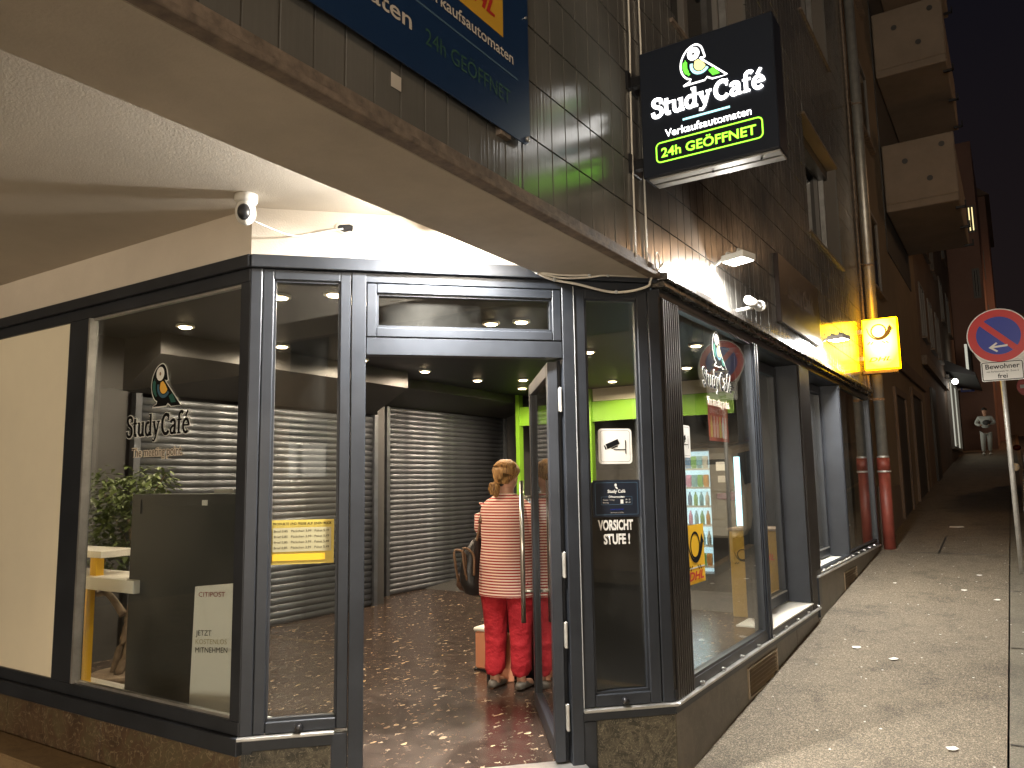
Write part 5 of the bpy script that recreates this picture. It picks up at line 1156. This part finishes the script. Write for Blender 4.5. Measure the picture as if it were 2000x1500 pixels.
part(pipe2, 'conduit', MB().tube([(-1.79, 12.72, 2.82), (-1.79, 12.72, 9.5)], .016, 8), 'edge')

# building with balconies
b2 = thing('balcony_house', 'tan rendered house with stacked concrete balconies beyond the downpipe', 'building', (-4, 17, .4))
X2 = -1.86
part(b2, 'wall', MB().box(-12, X2, 13.2, 22.4, -.3, 17), 'plaster_far')
part(b2, 'string_course', MB().box(X2, X2+.06, 13.22, 22.4, 3.62, 3.90), 'plaster_brown', bevel=.01)
part(b2, 'base_course', MB().prism([(X2, 13.25, gz(13.2)-.2), (X2+.04, 13.25, gz(13.2)-.2), (X2+.04, 13.25, 1.35), (X2, 13.25, 1.35)], (0, 2.6, 0)), 'plaster_brown', bevel=.01)
for a, b, zt in ((16.3, 17.8, 3.05), (19.2, 21.2, 3.3)):
    dd_ = part(b2, 'door', MB().box(X2-.2, X2+.012, a, b, gz(a), zt), 'dark_wall'); part(dd_, 'door_surround', MB().box(X2, X2+.05, a-.14, a-.001, gz(a), zt+.14).box(X2, X2+.05, b+.001, b+.14, gz(a), zt+.14).box(X2, X2+.05, a, b, zt+.001, zt+.14), 'plaster_brown')
def bwin(root, x, a, b, z0, z1, lit=None):
    f = part(root, 'window', MB().box(x+.003, x+.035, a, b, z0, z0+.07).box(x+.003, x+.035, a, b, z1-.07, z1).box(x+.003, x+.035, a, a+.07, z0+.07, z1-.07).box(x+.003, x+.035, b-.07, b, z0+.07, z1-.07).box(x+.003, x+.03, (a+b)/2-.03, (a+b)/2+.03, z0+.07, z1-.07), 'window_frame')
    part(f, 'pane', MB().box(x+.002, x+.012, a+.07, b-.07, z0+.07, z1-.07), lit or 'window_dark')
    part(f, 'sill', MB().box(x+.002, x+.10, a-.06, b+.06, z0-.06, z0-.002), 'edge')
for z in (4.75, 7.6, 10.4, 13.2): bwin(b2, X2, 13.9, 15.5, z, z+1.45)
part(b2, 'recess_shade', MB().box(X2+.001, X2+.02, 16.95, 21.1, 6.0, 17), 'dark_wall')  # flat dark sheet: the shade of the balcony recess is put into its colour
for k, z0 in enumerate((6.85, 9.75, 12.65)):
    bal = part(b2, 'balcony', MB().box(X2+.03, -.53, 17.1, 20.9, z0, z0+.16).box(X2+.03, -.53, 17.1, 17.22, z0+.16, z0+1.42).box(-.65, -.53, 17.22, 20.9, z0+.16, z0+1.15), 'concrete', bevel=.02)
    for (x_, z_) in ((-1.42, z0+1.0), (-1.0, z0+.55), (-.75, z0+1.2)): part(bal, 'drain_hole', MB().tube([(x_, 17.1, z_), (x_, 17.085, z_)], .055, 12), 'dark_wall')
    for y_ in (17.5, 19.0, 20.6): part(bal, 'rail_bracket', MB().box(-.62, -.44, y_, y_+.05, z0-.05, z0-.005).box(-.46, -.43, y_, y_+.05, z0-.05, z0+.1), 'frame_dark')
    part(bal, 'divider_panel', MB().box(X2+.03, -.75, 20.7, 20.76, z0+1.2, z0+2.5), 'concrete')
part(b2, 'roof', MB().box(-12, X2+.3, 13.2, 22.4, 17, 17.3), 'plaster_brown')
# dark tiled building further on
b3 = thing('dark_house', 'dark narrow fronted house row between the balconies and the lit shop', 'building', (-4, 27, 1.3))
part(b3, 'wall', MB().box(-12, -1.86, 22.45, 30.2, .5, 14), 'plaster_brown')
for z in (5.2, 8.1, 11.0):
    for a in (23.2, 25.6, 28.0): bwin(b3, -1.86, a, a+1.3, z, z+1.5)
part(b3, 'ground_floor_door', MB().box(-1.86, -1.80, 24.0, 25.2, gz(24), 3.9), 'dark_wall'); part(b3, 'string_course', MB().box(-1.86, -1.74, 22.5, 30.2, 4.35, 4.6), 'edge')
b4 = thing('lit_shop_house', 'house with a dimly lit shop window and dark awning far up the street', 'building', (-4, 34, 2))
part(b4, 'wall', MB().box(-12, -1.86, 30.25, 38.2, 1, 13), 'plaster_brown')
sw = part(b4, 'shop_window', MB().box(-1.86, -1.76, 30.9, 31.0, 2.5, 4.9).box(-1.86, -1.76, 33.2, 33.28, 2.5, 4.9).box(-1.86, -1.76, 35.6, 35.7, 2.5, 4.9).box(-1.86, -1.76, 31.0, 35.6, 4.9, 5.0).box(-1.86, -1.76, 31.0, 35.6, 2.4, 2.5), 'window_frame')
part(sw, 'pane', MB().box(-1.86, -1.84, 31.0, 35.6, 2.5, 4.9), 'e_shop')
part(b4, 'awning', MB().prism([(-1.86, 30.6, 5.5), (-.95, 30.6, 4.95), (-.95, 30.6, 4.85), (-1.86, 30.6, 5.1)], (0, 6.0, 0)), 'frame_dark')
for z in (7.0, 10.0):
    for a in (31.2, 34.4): bwin(b4, -1.86, a, a+1.4, z, z+1.6)
bs = thing('blade_sign', 'white lit blade sign seen almost edge on beyond the shop awning', 'sign', (-1.2, 36, 5))
part(bs, 'sign_face', MB().box(-1.30, -1.22, 33.0, 34.6, 5.3, 6.3), 'e_shop'); part(bs, 'sign_edge', MB().box(-1.21, -1.12, 32.97, 34.63, 5.25, 6.35), 'frame_dark')
gl_ = thing('globe_lamp', 'small round lamp glowing below the shop awning', 'lamp', (-1.6, 30.5, 4.6))
M['e_soft'] = emis('soft_globe', (1, .95, .85), 4); part(gl_, 'globe', MB().ball((-1.55, 30.2, 4.65), .10, 12, 8), 'e_soft', smooth=True); part(gl_, 'arm', MB().tube([(-1.86, 30.2, 4.8), (-1.55, 30.2, 4.75)], .02, 6), 'frame_dark')
lamp('globe_light', gl_, 'POINT', (-1.40, 30.15, 4.5), (0, 0, 0), 8, (1, .93, .8), .1)
# end house facing down the street
eh = thing('reddish_end_house', 'reddish rendered corner house with one lit window closing the street', 'building', (-1, 45, 2.7))
part(eh, 'wall', MB().box(-6, -.30, 45, 56, 1, 15.5), 'plaster_red')
part(eh, 'roof', MB().prism([(-6.2, 44.8, 15.5), (-.1, 44.8, 15.5), (-3.1, 44.8, 18.2)], (0, 11, 0)), 'plaster_brown')
def fwin(root, y, x0, x1, z0, z1, m='window_dark'):
    f = part(root, 'window', MB().box(x0, x1, y-.05, y-.002, z0, z0+.08).box(x0, x1, y-.05, y-.002, z1-.08, z1).box(x0, x0+.08, y-.05, y-.002, z0+.08, z1-.08).box(x1-.08, x1, y-.05, y-.002, z0+.08, z1-.08).box((x0+x1)/2-.04, (x0+x1)/2+.04, y-.05, y-.002, z0+.08, z1-.08), 'window_frame')
    part(f, 'pane', MB().box(x0+.08, x1-.08, y-.03, y-.001, z0+.08, z1-.08), m)
for z in (5.6, 8.4, 11.2): fwin(eh, 45, -1.15, -.55, z, z+1.5)
part(eh, 'doorway', MB().box(-1.7, -1.0, 44.93, 44.99, gz(45), 4.9), 'dark_wall')
hp = thing('tall_street_house', 'tall dark house with one lit upper window right of the balconies', 'building', (-.9, 30, 2))
part(hp, 'bay', MB().box(-1.85, -.60, 38.3, 44.8, 1.5, 16), 'plaster_red')
fwin(hp, 38.3, -.98, -.66, 11.9, 13.1, 'e_window')
for z in (6.2, 9.0): fwin(hp, 38.3, -.98, -.70, z, z+1.3)
lw_ = thing('opposite_house_row', 'dark house front across the junction at the end of the street', 'building', (4, 52, 3))
part(lw_, 'wall', MB().box(-.2, 14, 52, 60, 1, 10.5), 'plaster_brown')
for x_, z in ((.5, 7.2), (2.2, 7.2), (4.0, 7.2)): fwin(lw_, 52, x_, x_+.9, z, z+1.4)
rr_ = thing('street_side_houses', 'plain house fronts lining the far side of the road', 'building', (8.1, 10, 0))
part(rr_, 'wall', MB().box(8.0, 18, -14, 50, -.8, 11), 'plaster_far')
for k in range(13):
    for z in (1.6, 4.4, 7.4): bwin_x = 8.0; a = -10+k*4.3; f = part(rr_, 'window', MB().box(7.95, 7.998, a, a+1.4, z+gz(a)+.4, z+1.5+gz(a)+.4), 'window_dark')
part(rr_, 'garage_door', MB().box(7.93, 7.998, 11.5, 14.2, gz(12), gz(12)+2.3), 'plaster_brown')
# far road signs
s2 = thing('no_entry_sign', 'small red and white no entry sign on a pole far up the street', 'road sign', (.9, 38, gz(38)))
part(s2, 'pole', MB().tube([(1.06, 38, gz(38)), (1.06, 38, 6.5)], .04, 8), 'galv'); d2_ = Draw((.60, 37.93, 5.05), (1, 0, 0), (0, 0, 1), thick=.02)
part(s2, 'disc', d2_.fill(ring_pts(.05, 0, .42, .42, 24), 0), 'sign_red'); part(s2, 'white_bar', d2_.fill([(-.25, -.07), (.35, -.07), (.35, .07), (-.25, .07)], .022), 'sign_white')
s3 = thing('one_way_sign', 'small blue street sign on the wall of the reddish house', 'road sign', (-1.2, 38, 5))
part(s3, 'plate', MB().box(-1.75, -1.25, 37.6, 37.63, 4.95, 5.2), 'sign_blue'); part(s3, 'white_arrow', MB().box(-1.68, -1.32, 37.58, 37.597, 5.04, 5.1), 'sign_white'); part(s3, 'bracket', MB().box(-1.86, -1.5, 37.63, 37.66, 5.05, 5.1), 'galv')
# man walking down the street
mx_, my_ = -.90, 34.6; mz = gz(my_)
mn = thing('person', 'man in a pale grey tracksuit walking down the dark pavement', 'person', (mx_, my_, mz))
def mp4(r_, f_, z, rad): return (mx_+r_, my_-f_, mz+z, rad)
skin_fig('tracksuit_jacket', mn, [mp4(0, 0, 1.0, .16), mp4(0, 0, 1.2, .165), mp4(0, 0, 1.40, .16), mp4(0, 0, 1.50, .08), mp4(-.2, 0, 1.42, .075), mp4(-.32, .02, 1.2, .065), mp4(-.16, .18, 1.12, .05), mp4(.2, 0, 1.42, .075), mp4(.31, .03, 1.2, .065), mp4(.12, .2, 1.18, .05)], [(0, 1), (1, 2), (2, 3), (2, 4), (4, 5), (5, 6), (2, 7), (7, 8), (8, 9)], 'pale_suit', 1)
skin_fig('tracksuit_trousers', mn, [mp4(0, 0, .95, .15), mp4(-.1, .0, .82, .115), mp4(-.12, .10, .46, .085), mp4(-.13, .02, .12, .065), mp4(.1, 0, .82, .115), mp4(.10, .02, .46, .085), mp4(.08, -.16, .14, .065)], [(0, 1), (1, 2), (2, 3), (0, 4), (4, 5), (5, 6)], 'pale_suit', 1)
skin_fig('body', mn, [mp4(0, 0, 1.46, .06), mp4(0, .01, 1.56, .06), mp4(0, .02, 1.64, .095), mp4(0, .02, 1.73, .08)], [(0, 1), (1, 2), (2, 3)], 'skin', 2)
part(mn, 'hair', MB().ball((mx_, my_+.01, mz+1.735), (.094, .105, .075), 12, 8), 'dark_hair', smooth=True)
for a, b in ((-.13, 0), (.08, -.16)): part(mn, 'shoe', MB().ball((mx_+a, my_-b-.06, mz+.05), (.055, .14, .05), 10, 6), 'sign_white', smooth=True)
for a in (-.14, .11): part(mn, 'hand', MB().ball((mx_+a, my_-.24, mz+1.14+a*.1), (.035, .05, .035), 8, 6), 'skin', smooth=True)
part(mn, 'dark_bundle', MB().ball((mx_+.05, my_-.24, mz+1.22), (.14, .08, .10), 10, 8), 'dark_wall', smooth=True)

# cars
def car(label, x0, y0, paint, loc_group='cars parked along the kerb'):
    z0 = gz(y0+2)-.10; t = thing('parked_car', label, 'car', (x0+.9, y0+2.2, z0), loc_group)
    sl = .083
    def cp(x_, y_, z_): return (x0+x_, y0+y_, z0+z_+sl*(y_-2))
    prof = [(0.06, .35), (.02, .60), (.0, .95), (.05, 1.02)]
    # lower body by cross-sections along y: (y, half width at belt, floor, belt height)
    secs = []
    for y_, hw, zb, zt in ((0.0, .80, .36, .80), (.04, .86, .30, 1.00), (.18, .895, .26, 1.04), (1.2, .905, .22, 1.03), (3.0, .905, .22, 1.0), (3.7, .895, .22, .98), (4.2, .85, .26, .84), (4.36, .74, .34, .66)):
        secs.append([cp(.9+a*hw, y_, zb+(zt-zb)*b) for a, b in ((-.90, 0), (-1, .18), (-1.0, .55), (-.985, .85), (-.93, 1), (.93, 1), (.985, .85), (1.0, .55), (1, .18), (.90, 0))])
    part(t, 'body', MB().rings(secs), paint, smooth=False, bevel=.02)
    gh = []
    for y_, hb, zb, ht, zt in ((.10, .83, 1.0, .80, 1.06), (.18, .84, 1.0, .70, 1.62), (.34, .84, 1.0, .69, 1.70), (1.8, .84, 1.0, .70, 1.74), (2.6, .84, 1.0, .69, 1.66), (3.45, .83, 1.0, .78, 1.04)):
        gh.append([cp(.9+a, y_, z) for a, z in ((-hb, zb), (-ht, zt-.05), (-ht+.10, zt), (ht-.10, zt), (ht, zt-.05), (hb, zb))])
    part(t, 'cabin', MB().rings(gh), paint, bevel=.02)
    part(t, 'rear_window', MB().prism([cp(.9-.66, .145, 1.10), cp(.9+.66, .145, 1.10), cp(.9+.60, .175, 1.52), cp(.9-.60, .175, 1.52)], (0, -.015, 0)), 'window_dark')
    for s in (-1, 1):
        for ya, yb in ((.42, 1.15), (1.25, 2.1), (2.18, 3.0)):
            xa = .9+s*.825; xt = .9+s*.735; zt_ = 1.60 if ya < 2.1 else 1.50
            part(t, 'side_window', MB().prism([cp(xa, ya, 1.08), cp(xa, yb, 1.08), cp(xt, yb-(.25 if ya > 2.1 else 0), zt_), cp(xt, ya, zt_)], (s*.012, 0, 0)), 'window_dark')
        part(t, 'tail_lamp', MB().prism([cp(.9+s*.86, -.005, .86), cp(.9+s*.86, -.005, 1.02), cp(.9+s*.50, -.02, .98), cp(.9+s*.50, -.02, .90)], (0, .16, 0)), 'tail')
        part(t, 'wing_mirror', MB().ball(cp(.9+s*.98, 2.75, 1.1), (.08, .05, .07), 8, 6), paint, smooth=True)
        for yw in (.75, 3.45):
            w = part(t, 'wheel', MB().tube([cp(.9+s*.70, yw, .31), cp(.9+s*.90, yw, .31)], .31, 20), 'tyre'); part(w, 'rim', MB().tube([cp(.9+s*.90, yw, .31), cp(.9+s*.912, yw, .31)], .19, 16), 'alu')
    part(t, 'bumper', MB().box(x0+.10, x0+1.70, y0-.09, y0-.002, z0+.28-.166, z0+.58-.166), 'frame_dark' if paint == 'red_car' else paint, bevel=.03)
    part(t, 'number_plate', MB().box(x0+.64, x0+1.16, y0-.030, y0-.006, z0+.62-.166, z0+.73-.166), 'sign_white')
    part(t, 'roof_rail', MB().tube([cp(.22, .5, 1.74), cp(.22, 2.2, 1.76)], .016, 6).tube([cp(1.58, .5, 1.74), cp(1.58, 2.2, 1.76)], .016, 6), 'black')
car('cream estate car parked at the kerb behind the no parking sign', .04, 12.5, 'beige_car')
car('dark red car parked up the street in front of the cream car', .10, 18.2, 'red_car')

# litter on the pavement
lit = [(-1.337, 7.676, .10, .3, 'square white paper scrap nearest the second sill vent'), (-1.011, 7.433, .10, .9, 'crumpled white paper scrap in the middle of the pavement'), (-.481, 5.691, .09, .5, 'white paper strip at the lower right of the pavement'),
       (-.95, 15.3, .30, .1, 'long white wrapper lying in the dark part of the pavement'), (-.62, 10.3, .08, .2, 'white scrap left of the road sign pole base'), (-.50, 11.2, .08, .2, 'white scrap highest on the lit pavement near the pole'), (-.30, 9.9, .09, 1.0, 'white scrap on the seam below the pole base'), (-1.35, 10.5, .05, .5, 'tiny scrap in front of the far sill vent')]
for x_, y_, s, a, lb_ in lit:
    s *= .75
    c, sn = math.cos(a), math.sin(a); z_ = gz(y_)
    P_ = [(u*s/2, v*s*.36) for u, v in ((-1, -.9), (.1, -1.05), (1, -.7), (.85, .9), (-.1, 1.1), (-.9, .8))]
    mb = MB().prism([(x_+c*u-sn*v, y_+sn*u+c*v, z_+.006+.083*(sn*u+c*v)+.012*abs(u)/s) for u, v in P_], (0, 0, .0015))
    tag(link('paper_scrap', mb.mesh('paper_scrap'), 'white_paper'), lb_, 'litter', 'paper scraps on the pavement')
mb = MB()
for k in range(80):
    x_, y_ = random.uniform(-1.75, .0), random.uniform(4.9, 14); s = random.uniform(.004, .011); z_ = gz(y_)+.003; a = random.random()*3
    mb.prism([(x_+s*math.cos(a+q), y_+s*math.sin(a+q), z_) for q in (0, 1.4, 2.9, 4.4)], (0, 0, .002))
link('grit', mb.mesh('grit'), 'white_paper', kind='stuff')

# unseen street lanterns, added to light the upper walls, the pavement and the recess
def lantern(label, x, y, z0, h, power, aim, armx=0.0, col=(1.0, .76, .50), size=.35):
    t = thing('added_street_lantern', label, 'street lamp', (x, y, z0), 'added street lanterns')
    part(t, 'post', MB().tube([(x, y, z0), (x, y, z0+h), (x+armx, y, z0+h+.15)], [.07, .05, .035], 10), 'galv', smooth=True)
    part(t, 'lamp_head', MB().box(x+armx-.14, x+armx+.14, y-.25, y+.25, z0+h+.14, z0+h+.22), 'galv', bevel=.02)
    part(t, 'lamp_lens', MB().box(x+armx-.11, x+armx+.11, y-.2, y+.2, z0+h+.10, z0+h+.138), 'e_added_lantern')
    lamp('added_lantern_light', t, 'SPOT', (x+armx, y, z0+h+.06), aim, power, col, size, angle=R(165), blend=.6)
lantern('added street lantern on the far pavement behind the viewer', 5.6, -3.5, gz(-3.5), 6.2, 560, (2.5, 3, 0), -1.0)
lantern('added low forecourt lantern left of the viewer', -7.4, -7.0, -.27, 2.95, 330, (-6.2, 2.8, 1.4), 0.3, (1.0, .70, .38))
lantern('added street lantern farther up the far pavement', 6.6, 22.0, gz(22), 7.0, 140, (-1.0, 20, 7), -1.0, (1.0, .56, .28))
lantern('added street lantern at the top of the street', 4.8, 40.0, gz(40), 6.0, 300, (-.5, 44, 4), -1.0, (1.0, .52, .28))

# unseen shop added behind the viewer: its glowing windows are fill light for the facade
os_ = thing('added_fill_shop', 'bright shop front added behind the viewer as fill light for the facade', 'shop', (4.5, -14.5, -.3))
part(os_, 'front_wall', MB().box(-.5, 10, -18, -14.6, 3.1, 9).box(-.5, .9, -18, -14.6, -.8, 3.1).box(8.6, 10, -18, -14.6, -.8, 3.1), 'plaster_far')
for k in range(3):
    a = 1.0+k*2.55
    f_ = part(os_, 'shop_window', MB().box(a, a+.06, -14.6, -14.5, .1, 3.0).box(a+2.4, a+2.46, -14.6, -14.5, .1, 3.0).box(a+.06, a+2.4, -14.6, -14.5, .1, .16).box(a+.06, a+2.4, -14.6, -14.5, 2.94, 3.0), 'frame')
    part(f_, 'fill_pane', MB().box(a+.06, a+2.4, -14.57, -14.54, .16, 2.94), 'e_fill_shop')
